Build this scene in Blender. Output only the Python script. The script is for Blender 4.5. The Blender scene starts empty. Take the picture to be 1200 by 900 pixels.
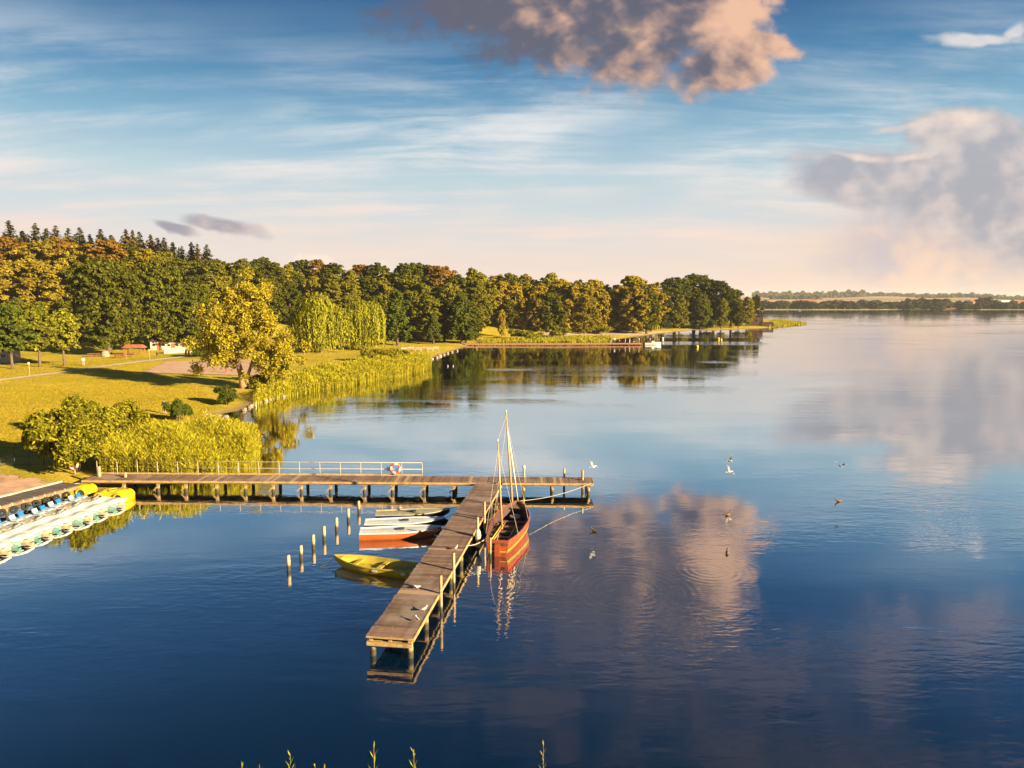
import bpy, math, random
import numpy as np
from mathutils import Vector, Matrix

random.seed(7)
rng = np.random.default_rng(7)
SC = bpy.context.scene
COL = SC.collection
R = math.radians

# ------------------------------------------------------------------ camera
CAM_H, F_PX, PITCH = 14.0, 830.0, R(6.73)
cam_data = bpy.data.cameras.new("camera")
cam = bpy.data.objects.new("camera", cam_data)
COL.objects.link(cam)
cam.location = (0, 0, CAM_H)
cam.rotation_euler = (R(90) - PITCH, 0, 0)
cam_data.sensor_width = 36.0
cam_data.lens = F_PX / 1200.0 * 36.0
cam_data.clip_start = 0.5
cam_data.clip_end = 40000
SC.camera = cam

def ray(px, py):
    cp, sp = math.cos(PITCH), math.sin(PITCH)
    u = 450.0 - py
    return (px - 600.0, F_PX * cp + u * sp, -F_PX * sp + u * cp)

def U(px, py, z=0.0):
    d = ray(px, py)
    t = (z - CAM_H) / d[2]
    return Vector((d[0] * t, d[1] * t, z))

def AT(px, py, Y):
    d = ray(px, py)
    t = Y / d[1]
    return Vector((d[0] * t, Y, CAM_H + d[2] * t))

# ------------------------------------------------------------------ light
EXPOSURE = 1.8
SUN_EL = R(17)
SUN_H = Vector((0.86, -0.51, 0)).normalized()       # horizontal direction towards the sun
SC.view_settings.view_transform = 'Standard'
SC.view_settings.look = 'None'
SC.view_settings.gamma = 1
SC.view_settings.use_curve_mapping = False
SC.view_settings.exposure = EXPOSURE
sun_data = bpy.data.lights.new("sun", 'SUN')
sun_data.energy = 5.0
sun_data.angle = R(0.5)
sun_data.color = (1.0, 0.79, 0.47)
sun = bpy.data.objects.new("sun", sun_data)
COL.objects.link(sun)
to_sun = Vector((SUN_H.x * math.cos(SUN_EL), SUN_H.y * math.cos(SUN_EL), math.sin(SUN_EL)))
sun.rotation_euler = to_sun.to_track_quat('Z', 'Y').to_euler()
sun.location = (60, -40, 60)

# ------------------------------------------------------------------ node helper
class NT:
    def __init__(self, tree):
        self.t = tree
        self.L = tree.links
    def node(self, typ, **kw):
        n = self.t.nodes.new(typ)
        for k, v in kw.items():
            setattr(n, k, v)
        return n
    def put(self, sock, v):
        if v is None:
            return
        if isinstance(v, bpy.types.NodeSocket):
            self.L.new(v, sock)
        else:
            if isinstance(v, (tuple, list)) and sock.type == 'RGBA' and len(v) == 3:
                v = (*v, 1)
            sock.default_value = v
    def m(self, op, a, b=None, c=None, clamp=False):
        n = self.node('ShaderNodeMath', operation=op, use_clamp=clamp)
        self.put(n.inputs[0], a); self.put(n.inputs[1], b); self.put(n.inputs[2], c)
        return n.outputs[0]
    def v(self, op, a, b=None):
        n = self.node('ShaderNodeVectorMath', operation=op)
        self.put(n.inputs[0], a); self.put(n.inputs[1], b)
        return n.outputs['Value'] if op in ('LENGTH', 'DISTANCE', 'DOT_PRODUCT') else n.outputs[0]
    def sep(self, a):
        n = self.node('ShaderNodeSeparateXYZ'); self.put(n.inputs[0], a)
        return n.outputs
    def comb(self, x, y, z):
        n = self.node('ShaderNodeCombineXYZ')
        for i, q in enumerate((x, y, z)):
            self.put(n.inputs[i], q)
        return n.outputs[0]
    def noise(self, vec, scale, detail=3, rough=0.55, dist=0.0, color=False):
        n = self.node('ShaderNodeTexNoise')
        self.put(n.inputs['Vector'], vec)
        n.inputs['Scale'].default_value = scale
        n.inputs['Detail'].default_value = detail
        n.inputs['Roughness'].default_value = rough
        n.inputs['Distortion'].default_value = dist
        return n.outputs['Color'] if color else n.outputs['Fac']
    def mix(self, fac, a, b, blend='MIX'):
        n = self.node('ShaderNodeMix', data_type='RGBA', blend_type=blend)
        self.put(n.inputs[0], fac); self.put(n.inputs[6], a); self.put(n.inputs[7], b)
        return n.outputs[2]
    def ramp(self, fac, stops, interp='LINEAR'):
        n = self.node('ShaderNodeValToRGB')
        n.color_ramp.interpolation = interp
        e = n.color_ramp.elements
        while len(e) < len(stops):
            e.new(0.5)
        for el, (p, c) in zip(e, stops):
            el.position = p
            el.color = (*c, 1) if not isinstance(c, (int, float)) else (c, c, c, 1)
        self.put(n.inputs[0], fac)
        return n.outputs[0]
    def step(self, x, lo, hi):
        n = self.node('ShaderNodeMapRange', interpolation_type='SMOOTHSTEP')
        self.put(n.inputs[0], x); self.put(n.inputs[1], lo); self.put(n.inputs[2], hi)
        return n.outputs[0]
    def mapping(self, vec, loc=(0, 0, 0), rot=(0, 0, 0), sc=(1, 1, 1)):
        n = self.node('ShaderNodeMapping')
        self.put(n.inputs[0], vec)
        n.inputs[1].default_value = loc; n.inputs[2].default_value = rot; n.inputs[3].default_value = sc
        return n.outputs[0]

# ------------------------------------------------------------------ world
EXP = 2.0 ** EXPOSURE
SKY_S = 0.1
def sky_col(r, g, b):
    """display colour (sRGB 0..255) -> value that the world node must give"""
    f = lambda c: ((c / 255.0) / 12.92 if c / 255.0 <= 0.04045 else ((c / 255.0 + 0.055) / 1.055) ** 2.4)
    return tuple(f(c) / EXP / SKY_S for c in (r, g, b))

world = bpy.data.worlds.new("World")
SC.world = world
world.use_nodes = True
W = NT(world.node_tree)
W.t.nodes.clear()
tc = W.node('ShaderNodeTexCoord').outputs['Generated']
dx, dy, dz = W.sep(tc)[:3]
nish = W.node('ShaderNodeTexSky', sky_type='NISHITA')
nish.sun_disc = False
nish.sun_elevation = SUN_EL
nish.sun_rotation = math.atan2(SUN_H.x, SUN_H.y)
nish.air_density = 1.0
nish.dust_density = 0.6
nish.ozone_density = 2.5
elev = W.m('MAXIMUM', dz, 0.0)
S = sky_col
clear = W.ramp(elev, [
    (0.0, S(238, 212, 196)), (0.06, S(230, 217, 211)), (0.11, S(210, 215, 217)),
    (0.165, S(186, 209, 217)), (0.225, S(126, 175, 201)), (0.29, S(66, 130, 174)),
    (0.37, S(26, 88, 140)), (0.55, S(8, 66, 116)), (1.0, S(4, 40, 80))])
base = W.mix(0.97, nish.outputs[0], clear)
# gnomonic sky coordinates: u = x/y, v = z/y in front, used only to place the clouds
yy = W.m('MAXIMUM', dy, 0.02)
gu = W.m('DIVIDE', dx, yy)
gv = W.m('DIVIDE', dz, yy)
front = W.step(dy, 0.05, 0.3)
def guv(px, py):
    d = ray(px, py)
    return d[0] / d[1], d[2] / d[1]
# cirrus sheet on a high plane
pz = W.m('ADD', elev, 0.12)
pl = W.comb(W.m('DIVIDE', dx, pz), W.m('DIVIDE', dy, pz), 0.0)
warp = W.noise(pl, 0.55, 3, 0.5, color=True)
plw = W.v('ADD', pl, W.v('MULTIPLY', warp, (0.42, 0.42, 0)))
st = W.mapping(plw, (3.1, 1.7, 0), (0, 0, R(-16)), (0.55, 1.25, 1))
c1 = W.noise(st, 1.3, 6, 0.66, 0.25)
c2 = W.noise(W.mapping(plw, (9.3, 4.2, 0), (0, 0, R(14)), (0.3, 2.1, 1)), 2.0, 4, 0.65, 0.2)
c3 = W.noise(W.mapping(pl, (0.6, 2.2, 0)), 0.62, 3, 0.5)
cir = W.m('MULTIPLY', W.step(W.m('ADD', W.m('MULTIPLY', c1, 0.62), W.m('MULTIPLY', c2, 0.38)), 0.40, 0.66),
          W.step(c3, 0.32, 0.54))
cir = W.m('MULTIPLY', W.m('MULTIPLY', cir, 1.0), W.m('SUBTRACT', 1.0, W.m('MULTIPLY', W.step(elev, 0.22, 0.36), 0.95)))
cir_col = W.ramp(elev, [(0.0, S(250, 222, 198)), (0.10, S(246, 226, 214)), (0.2, S(236, 237, 236)), (0.32, S(206, 218, 226)), (0.45, S(165, 190, 208)), (1.0, S(120, 150, 180))])
sky1 = W.mix(cir, base, cir_col)
# warm veil low in the sky, stronger towards the sun's side
veil_n = W.noise(W.mapping(tc, (0, 0, 0), (0, 0, 0), (2.2, 2.2, 16)), 1.6, 3, 0.6)
low = W.m('SUBTRACT', 1.0, W.step(elev, 0.02, 0.125))
veil = W.m('MULTIPLY', W.m('MULTIPLY', low, W.step(veil_n, 0.33, 0.66)), 0.75)
veil_col = W.mix(W.step(gu, 0.1, 0.75), S(238, 218, 206), S(252, 216, 188))
sky2 = W.mix(veil, sky1, veil_col)

# big cumulus clouds: union of soft ellipses, edges broken up by noise
puff_vec = W.comb(W.m('MULTIPLY', gu, 1.0), W.m('MULTIPLY', gv, 1.35), 0.3)
def puffs(vec):
    # cauliflower heads: rounded cells at three sizes, roughened by noise
    wob = W.v('ADD', vec, W.v('MULTIPLY', W.v('SUBTRACT', W.noise(vec, 14.0, 4, 0.6, 0.0, True), (0.5, 0.5, 0.5)), (0.055, 0.045, 0.0)))
    tot = None
    for sc_, wt in ((8.0, 0.50), (18.0, 0.30), (40.0, 0.20)):
        vo = W.node('ShaderNodeTexVoronoi', voronoi_dimensions='2D', feature='F1')
        vo.inputs['Scale'].default_value = sc_
        W.put(vo.inputs['Vector'], wob)
        q = W.m('MULTIPLY', vo.outputs['Distance'], wt)
        tot = q if tot is None else W.m('ADD', tot, q)
    return W.m('SUBTRACT', 1.0, tot)
nz_big = puffs(puff_vec)
nz_fine = W.noise(puff_vec, 24.0, 6, 0.66, 0.0)
nz_soft = W.noise(puff_vec, 6.0, 5, 0.55, 0.0)
sun_off = W.v('ADD', puff_vec, (0.020, -0.006, 0.0))
nz_sun = puffs(sun_off)
big_off = W.v('ADD', puff_vec, (0.050, -0.022, 0.0))
nz_soft2 = W.noise(big_off, 6.0, 5, 0.55, 0.0)
relief = W.m('ADD', W.m('MULTIPLY', W.m('SUBTRACT', nz_big, nz_sun), 0.75), W.m('MULTIPLY', W.m('SUBTRACT', nz_soft, nz_soft2), 1.5))
wn = W.sep(W.noise(puff_vec, 4.5, 4, 0.55, 0.0, True))
wgu = W.m('ADD', gu, W.m('MULTIPLY', W.m('SUBTRACT', wn[0], 0.5), 0.16))
wgv = W.m('ADD', gv, W.m('MULTIPLY', W.m('SUBTRACT', wn[1], 0.5), 0.07))
def ell(px, py, rx, ry, rot=0.0):
    cu, cv = guv(px, py)
    ru, rv = rx / F_PX, ry / F_PX
    du = W.m('SUBTRACT', wgu, cu); dv = W.m('SUBTRACT', wgv, cv)
    c, s = math.cos(R(rot)), math.sin(R(rot))
    a = W.m('ADD', W.m('MULTIPLY', du, c / ru), W.m('MULTIPLY', dv, s / ru))
    b = W.m('ADD', W.m('MULTIPLY', du, -s / rv), W.m('MULTIPLY', dv, c / rv))
    r = W.m('SQRT', W.m('ADD', W.m('MULTIPLY', a, a), W.m('MULTIPLY', b, b)))
    return W.m('SUBTRACT', 1.0, r)
def union(*fs):
    o = fs[0]
    for f in fs[1:]:
        o = W.m('SMOOTH_MAX', o, f, 0.15)
    return o
def shade_cloud(skyin, field, lit, dark, lo, hi, noise_amt, litmask, opac=1.0, vgrad=None):
    n = W.m('MULTIPLY', W.m('SUBTRACT', W.m('ADD', W.m('MULTIPLY', W.m('SUBTRACT', nz_big, 0.10), 0.40), W.m('ADD', W.m('MULTIPLY', nz_soft, 0.34), W.m('MULTIPLY', nz_fine, 0.36))), 0.5), noise_amt)
    f = W.m('ADD', field, n)
    mask = W.m('MULTIPLY', W.m('MULTIPLY', W.step(f, lo, hi), front), opac)
    lf = W.m('ADD', litmask, W.m('MULTIPLY', relief, 3.2))
    col = W.mix(W.step(lf, -0.6, 1.3), dark, lit)
    return W.mix(mask, skyin, col)
# 1: dark cloud hanging in at the top, its lower right side catching the sun
u1, v1 = guv(640, 40)
lm1 = W.m('ADD', W.m('MULTIPLY', W.m('SUBTRACT', gu, u1), 3.6), W.m('MULTIPLY', W.m('SUBTRACT', v1, gv), 1.9))
f1 = union(ell(770, 20, 135, 62, 18), ell(690, 14, 120, 46, 10), ell(600, 2, 150, 36, 6), ell(835, 72, 62, 36, 25), ell(890, 50, 60, 18, -10), ell(740, -40, 150, 42, 10))
sky3 = shade_cloud(sky2, f1, S(244, 196, 164), S(100, 101, 118), -0.14, 0.46, 2.4, W.m('ADD', lm1, -0.48), 0.96)
# 2: grey bank on the right with a paler foot
u2, v2 = guv(1150, 190)
lm2 = W.m('ADD', W.m('MULTIPLY', W.m('SUBTRACT', v2, gv), 2.2), W.m('MULTIPLY', W.m('SUBTRACT', gu, guv(1050, 0)[0]), 0.5))
f2b = union(ell(1240, 270, 250, 70, 4), ell(1120, 290, 150, 50, 6))
sky4 = shade_cloud(sky3, f2b, S(248, 214, 190), S(204, 194, 198), -0.35, 0.45, 0.9, W.m('ADD', lm2, 0.15), 0.92)
f2 = union(ell(1050, 208, 150, 38, -2), ell(1180, 205, 170, 62, 8), ell(1140, 158, 80, 30, -5), ell(1280, 230, 230, 90, 0))
sky4 = shade_cloud(sky4, f2, S(222, 208, 203), S(170, 172, 182), -0.12, 0.36, 1.1, W.m('ADD', lm2, 0.0), 0.92)
# bright cumulus rims on its top
f2r = union(ell(1000, 181, 46, 5, 0), ell(1112, 141, 34, 12, 0), ell(1060, 180, 34, 4, 0), ell(1040, 146, 26, 5, 5))
sky4 = shade_cloud(sky4, f2r, S(252, 230, 212), S(220, 204, 200), -0.15, 0.9, 1.5, 0.5, 0.8)
# 3: small bright tops above the wood, dark wisps, white streak at the right
f3 = union(ell(357, 308, 26, 12, 0), ell(442, 311, 14, 9, 0))
sky4 = shade_cloud(sky4, f3, S(255, 240, 220), S(238, 216, 200), -0.10, 0.5, 1.6, 0.6, 0.95)
f4 = union(ell(270, 269, 44, 9, -8), ell(212, 271, 26, 8, -14))
sky4 = shade_cloud(sky4, f4, S(206, 190, 190), S(152, 150, 166), -0.2, 0.5, 1.4, 0.1, 0.9)
f5 = union(ell(1150, 50, 66, 9, 4), ell(1196, 38, 18, 10, 20))
sky4 = shade_cloud(sky4, f5, S(232, 226, 224), S(196, 204, 214), -0.1, 0.6, 1.3, 0.5, 0.9)
# 4: thin mauve sheets higher up, above the frame but mirrored in the near water
f6 = union(ell(880, -150, 220, 60, 12), ell(1120, -120, 200, 60, -8), ell(640, -190, 200, 40, 6), ell(1000, -300, 420, 70, 10))
sky4 = shade_cloud(sky4, f6, S(204, 176, 170), S(136, 138, 156), -0.35, 0.9, 2.6, 0.3, 0.45)
bg = W.node('ShaderNodeBackground')
bg.inputs['Strength'].default_value = SKY_S
W.put(bg.inputs['Color'], sky4)
wo = W.node('ShaderNodeOutputWorld')
W.L.new(bg.outputs[0], wo.inputs['Surface'])
world.cycles.sampling_method = 'NONE'
SC.cycles.max_bounces = 6
SC.cycles.diffuse_bounces = 2
SC.cycles.glossy_bounces = 3
SC.cycles.transmission_bounces = 2
SC.cycles.transparent_max_bounces = 4
SC.cycles.use_adaptive_sampling = True
SC.cycles.adaptive_threshold = 0.02
SC.cycles.caustics_reflective = False
SC.cycles.caustics_refractive = False

# ------------------------------------------------------------------ materials
MATS = {}
PAINT = 0.76
def new_mat(name):
    m = bpy.data.materials.new(name)
    m.use_nodes = True
    t = NT(m.node_tree)
    t.t.nodes.clear()
    out = t.node('ShaderNodeOutputMaterial')
    MATS[name] = m
    return m, t, out

def paint(name, col, rough=0.5, var=0.18, scale=6.0, bump=0.0, objvar=0.0, metallic=0.0, dirt=None, streak=None, wet=False, specks=False):
    m, t, out = new_mat(name)
    p = t.node('ShaderNodeBsdfPrincipled')
    g = t.node('ShaderNodeTexCoord').outputs['Object']
    vec = t.mapping(g, sc=streak) if streak else g
    n = t.noise(vec, scale, 5, 0.6)
    col = tuple(c * PAINT for c in col); dirt = tuple(c * PAINT for c in dirt) if dirt else None
    dark = tuple(c * (1 - var) for c in col); lite = tuple(min(1, c * (1 + var)) for c in col)
    c = t.mix(t.step(n, 0.3, 0.7), dark, lite)
    if dirt:
        n2 = t.noise(g, scale * 0.45, 6, 0.65)
        c = t.mix(t.m('MULTIPLY', t.step(n2, 0.48, 0.7), 0.7), c, dirt)
    if objvar:
        oi = t.node('ShaderNodeObjectInfo').outputs['Random']
        k = t.m('ADD', 1.0 - objvar, t.m('MULTIPLY', oi, 2 * objvar))
        c = t.mix(1.0, c, t.comb(k, k, k), 'MULTIPLY')
    if wet:
        wz = t.sep(t.node('ShaderNodeNewGeometry').outputs['Position'])[2]
        c = t.mix(t.m('SUBTRACT', 1.0, t.step(t.m('ADD', wz, t.m('MULTIPLY', n, 0.25)), 0.34, 0.56)), c, (0.045, 0.040, 0.022))
    if specks:
        pos = t.node('ShaderNodeNewGeometry').outputs['Position']
        c = t.mix(t.m('MULTIPLY', t.step(t.noise(pos, 5.0, 3, 0.6), 0.70, 0.76), 0.8), c, (0.62, 0.58, 0.52))
        c = t.mix(t.m('MULTIPLY', t.step(t.noise(pos, 0.45, 4, 0.6), 0.45, 0.68), 0.55), c, (0.30, 0.25, 0.22))
        oi2 = t.node('ShaderNodeObjectInfo').outputs['Random']
        c = t.mix(t.m('MULTIPLY', t.m('GREATER_THAN', oi2, 0.93), 0.6), c, (0.44, 0.30, 0.17))
    t.put(p.inputs['Base Color'], c)
    p.inputs['Roughness'].default_value = rough
    p.inputs['Metallic'].default_value = metallic
    if bump:
        b = t.node('ShaderNodeBump'); b.inputs['Distance'].default_value = bump; b.inputs['Strength'].default_value = 0.6
        t.put(b.inputs['Height'], n)
        t.L.new(b.outputs[0], p.inputs['Normal'])
    t.L.new(p.outputs[0], out.inputs[0])
    return m

def leafmat(name, a, b, objvar=0.25, trans=0.3, tint=None):
    """a, b: two leaf colours; tint: colour some whole trees lean to"""
    m, t, out = new_mat(name)
    geo = t.node('ShaderNodeNewGeometry')
    oi = t.node('ShaderNodeObjectInfo').outputs['Random']
    c = t.mix(geo.outputs['Random Per Island'], a, b)
    if tint:
        c = t.mix(t.m('MULTIPLY', t.step(oi, 0.3, 1.0), 0.65), c, tint)
    k = t.m('ADD', 1.0 - objvar, t.m('MULTIPLY', oi, 2 * objvar))
    c = t.mix(1.0, c, t.comb(k, k, k), 'MULTIPLY')
    d = t.node('ShaderNodeBsdfDiffuse'); t.put(d.inputs[0], c)
    tr = t.node('ShaderNodeBsdfTranslucent'); t.put(tr.inputs[0], c)
    mx = t.node('ShaderNodeMixShader'); mx.inputs[0].default_value = trans
    t.L.new(d.outputs[0], mx.inputs[1]); t.L.new(tr.outputs[0], mx.inputs[2])
    t.L.new(mx.outputs[0], out.inputs[0])
    return m

leafmat('leaf_oak', (0.028, 0.034, 0.005), (0.112, 0.110, 0.011), 0.40, 0.15)
leafmat('leaf_green', (0.066, 0.074, 0.008), (0.215, 0.195, 0.016), 0.40, 0.18, tint=(0.175, 0.140, 0.013))
leafmat('leaf_gold', (0.150, 0.120, 0.011), (0.390, 0.285, 0.024), 0.30, 0.2, tint=(0.260, 0.180, 0.016))
leafmat('leaf_rust', (0.12, 0.065, 0.011), (0.23, 0.130, 0.018), 0.15, 0.2)
leafmat('leaf_willow', (0.22, 0.185, 0.014), (0.56, 0.450, 0.038), 0.05, 0.35)
leafmat('leaf_weeping', (0.15, 0.150, 0.010), (0.36, 0.345, 0.026), 0.08, 0.3)
leafmat('leaf_lawn_tree', (0.06, 0.070, 0.008), (0.30, 0.275, 0.020), 0.15, 0.2)
leafmat('leaf_spruce', (0.020, 0.028, 0.008), (0.085, 0.074, 0.014), 0.25, 0.1, tint=(0.120, 0.078, 0.014))
leafmat('leaf_shrub', (0.045, 0.052, 0.006), (0.340, 0.300, 0.020), 0.12, 0.2)
leafmat('leaf_dark_shrub', (0.030, 0.046, 0.008), (0.110, 0.125, 0.014), 0.15, 0.2)
leafmat('leaf_far', (0.034, 0.046, 0.016), (0.085, 0.088, 0.028), 0.35, 0.1, tint=(0.10, 0.078, 0.034))
leafmat('reed', (0.13, 0.130, 0.009), (0.500, 0.420, 0.028), 0.05, 0.2)
leafmat('grass_blade', (0.30, 0.225, 0.016), (0.46, 0.345, 0.028), 0.05, 0.4)
paint('bark', (0.16, 0.105, 0.06), 0.9, 0.4, 3.0, 0.03, streak=(3, 3, 0.6))
paint('bark_pale', (0.34, 0.23, 0.12), 0.9, 0.3, 3.0, 0.03, streak=(3, 3, 0.6))
paint('plank', (0.24, 0.140, 0.098), 0.85, 0.35, 7.0, 0.006, 0.38, dirt=(0.09, 0.062, 0.055), streak=(0.7, 5, 3), specks=True)
paint('plank_old', (0.15, 0.11, 0.10), 0.85, 0.3, 6.0, 0.006, 0.2, dirt=(0.08, 0.06, 0.055), streak=(0.7, 5, 3))
paint('beam', (0.46, 0.30, 0.12), 0.8, 0.3, 5.0, 0.006, 0.12, dirt=(0.22, 0.14, 0.07), streak=(0.6, 0.6, 4))
paint('pile', (0.36, 0.25, 0.13), 0.85, 0.4, 4.0, 0.01, 0.2, dirt=(0.12, 0.085, 0.05), streak=(4, 4, 0.6), wet=True)
paint('post_wood', (0.50, 0.36, 0.20), 0.8, 0.3, 4.0, 0.008, 0.15, dirt=(0.22, 0.16, 0.10), streak=(5, 5, 0.6), wet=True)
paint('rail_metal', (0.46, 0.38, 0.28), 0.45, 0.08, 8.0)
paint('white_paint', (0.80, 0.79, 0.76), 0.35, 0.05, 4.0, dirt=(0.60, 0.58, 0.52))
paint('cover_white', (0.70, 0.72, 0.74), 0.55, 0.08, 3.0, 0.004, dirt=(0.56, 0.57, 0.56))
paint('cover_olive', (0.42, 0.38, 0.24), 0.6, 0.10, 3.0, 0.004, dirt=(0.32, 0.29, 0.20))
paint('navy_paint', (0.012, 0.018, 0.07), 0.3, 0.2, 4.0)
paint('orange_paint', (0.62, 0.15, 0.035), 0.35, 0.12, 4.0, dirt=(0.45, 0.12, 0.04))
paint('yellow_paint', (0.72, 0.45, 0.02), 0.35, 0.10, 4.0, dirt=(0.55, 0.36, 0.04))
paint('yellow_inside', (0.58, 0.44, 0.05), 0.55, 0.15, 4.0, dirt=(0.36, 0.28, 0.06))
paint('dark_grey', (0.06, 0.065, 0.075), 0.6, 0.2, 5.0)
paint('varnish', (0.44, 0.10, 0.030), 0.3, 0.3, 3.0, dirt=(0.26, 0.06, 0.025), streak=(4, 0.5, 4))
paint('boat_inside', (0.10, 0.055, 0.05), 0.6, 0.3, 4.0)
paint('thwart_wood', (0.22, 0.12, 0.075), 0.6, 0.3, 4.0)
paint('spar', (0.55, 0.33, 0.16), 0.45, 0.2, 3.0, streak=(5, 5, 0.5))
paint('stripe_yellow', (0.78, 0.62, 0.03), 0.4, 0.05)
paint('stripe_green', (0.12, 0.30, 0.04), 0.4, 0.05)
paint('hull_dark_red', (0.16, 0.03, 0.025), 0.4, 0.2)
paint('rope', (0.62, 0.52, 0.38), 0.9, 0.15, 20.0)
paint('canvas', (0.70, 0.62, 0.50), 0.9, 0.1, 6.0, 0.01)
paint('buoy_red', (0.62, 0.10, 0.03), 0.5, 0.1)
paint('teal_paint', (0.22, 0.42, 0.36), 0.35, 0.12, 3.0, dirt=(0.40, 0.38, 0.24))
paint('float_beige', (0.60, 0.52, 0.38), 0.5, 0.15, 3.0, dirt=(0.25, 0.17, 0.08))
paint('pale_blue', (0.45, 0.60, 0.70), 0.4, 0.1, 3.0)
paint('blue_plastic', (0.02, 0.20, 0.55), 0.35, 0.1, 3.0)
paint('tyre', (0.02, 0.02, 0.02), 0.9, 0.2)
paint('yellow_plastic', (0.80, 0.50, 0.01), 0.3, 0.08, 3.0)
paint('yellow_buoy', (0.80, 0.62, 0.02), 0.4, 0.05)
paint('gull_white', (0.78, 0.76, 0.72), 0.8, 0.05)
paint('gull_grey', (0.34, 0.35, 0.37), 0.8, 0.1)
paint('gull_black', (0.03, 0.03, 0.03), 0.8, 0.1)
paint('bill', (0.60, 0.30, 0.03), 0.5, 0.1)
paint('duck_brown', (0.16, 0.10, 0.06), 0.8, 0.3, 20)
paint('skin', (0.55, 0.33, 0.22), 0.6, 0.05)
paint('hair', (0.06, 0.035, 0.02), 0.8, 0.2)
paint('cloth_dark', (0.03, 0.028, 0.035), 0.9, 0.2)
paint('cloth_beige', (0.46, 0.34, 0.20), 0.9, 0.15)
paint('cloth_white', (0.72, 0.70, 0.66), 0.9, 0.08)
paint('cloth_red', (0.50, 0.08, 0.05), 0.9, 0.1)
paint('cloth_blue', (0.06, 0.10, 0.22), 0.9, 0.1)
paint('cloth_pink', (0.62, 0.35, 0.34), 0.9, 0.1)
paint('brick_dark', (0.16, 0.085, 0.065), 0.9, 0.25, 2.0)
paint('roof_dark', (0.07, 0.05, 0.045), 0.9, 0.25, 2.0)
paint('red_roof', (0.42, 0.13, 0.06), 0.9, 0.2, 1.5)
paint('plaster', (0.52, 0.44, 0.35), 0.9, 0.08, 1.5)
paint('pane', (0.03, 0.035, 0.045), 0.1, 0.05)
paint('red_wood', (0.42, 0.13, 0.06), 0.7, 0.2, 3.0)
paint('stone', (0.38, 0.30, 0.23), 0.9, 0.3, 2.0, 0.03, 0.25)
paint('stone_pale', (0.62, 0.47, 0.34), 0.9, 0.2, 2.0, 0.02, 0.15)
paint('pier_red', (0.40, 0.19, 0.10), 0.85, 0.25, 2.0, 0.0, 0.2)
paint('gate_metal', (0.05, 0.06, 0.055), 0.6, 0.2)

def ground_mat():
    m, t, out = new_mat('grass_ground')
    p = t.node('ShaderNodeBsdfPrincipled')
    pos = t.node('ShaderNodeNewGeometry').outputs['Position']
    n1 = t.noise(pos, 0.06, 5, 0.6); n2 = t.noise(pos, 0.9, 6, 0.7); n3 = t.noise(pos, 5.0, 4, 0.7)
    c = t.mix(t.step(n1, 0.38, 0.62), (0.36, 0.285, 0.020), (0.52, 0.385, 0.034))
    c = t.mix(t.m('MULTIPLY', t.step(n2, 0.40, 0.72), 0.7), c, (0.25, 0.225, 0.018))
    n4 = t.noise(t.mapping(pos, sc=(0.05, 0.4, 1)), 1.0, 4, 0.6)
    c = t.mix(t.m('MULTIPLY', t.step(n4, 0.52, 0.68), 0.55), c, (0.58, 0.42, 0.075))
    c = t.mix(t.m('MULTIPLY', t.step(n3, 0.45, 0.75), 0.35), c, (0.52, 0.39, 0.05))
    z = t.sep(pos)[2]
    mud = t.m('SUBTRACT', 1.0, t.step(t.m('ADD', z, t.m('MULTIPLY', n2, 0.12)), 0.10, 0.34))
    c = t.mix(mud, c, (0.24, 0.17, 0.09))
    t.put(p.inputs['Base Color'], c)
    p.inputs['Roughness'].default_value = 0.95
    p.inputs['Specular IOR Level'].default_value = 0.1
    b = t.node('ShaderNodeBump'); b.inputs['Distance'].default_value = 0.25; b.inputs['Strength'].default_value = 0.7
    t.put(b.inputs['Height'], t.m('ADD', n3, t.m('MULTIPLY', n2, 0.8)))
    t.L.new(b.outputs[0], p.inputs['Normal'])
    t.L.new(p.outputs[0], out.inputs[0])
    return m
ground_mat()

def soil_mat(name, a, b, scale=1.2, bump=0.04):
    m, t, out = new_mat(name)
    p = t.node('ShaderNodeBsdfPrincipled')
    pos = t.node('ShaderNodeNewGeometry').outputs['Position']
    n = t.noise(pos, scale, 7, 0.65); n2 = t.noise(pos, scale * 0.25, 4, 0.6)
    c = t.mix(t.step(t.m('ADD', t.m('MULTIPLY', n, 0.6), t.m('MULTIPLY', n2, 0.4)), 0.38, 0.62), a, b)
    t.put(p.inputs['Base Color'], c)
    p.inputs['Roughness'].default_value = 0.95
    bb = t.node('ShaderNodeBump'); bb.inputs['Distance'].default_value = bump
    t.put(bb.inputs['Height'], n); t.L.new(bb.outputs[0], p.inputs['Normal'])
    t.L.new(p.outputs[0], out.inputs[0])
soil_mat('path_gravel', (0.44, 0.34, 0.23), (0.57, 0.46, 0.33))
soil_mat('sand_pink', (0.42, 0.25, 0.16), (0.54, 0.34, 0.23), 0.8)
soil_mat('sand_landing', (0.32, 0.185, 0.115), (0.52, 0.32, 0.21), 0.9, 0.08)
soil_mat('beach_sand', (0.42, 0.31, 0.18), (0.52, 0.40, 0.24), 0.3)

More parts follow.
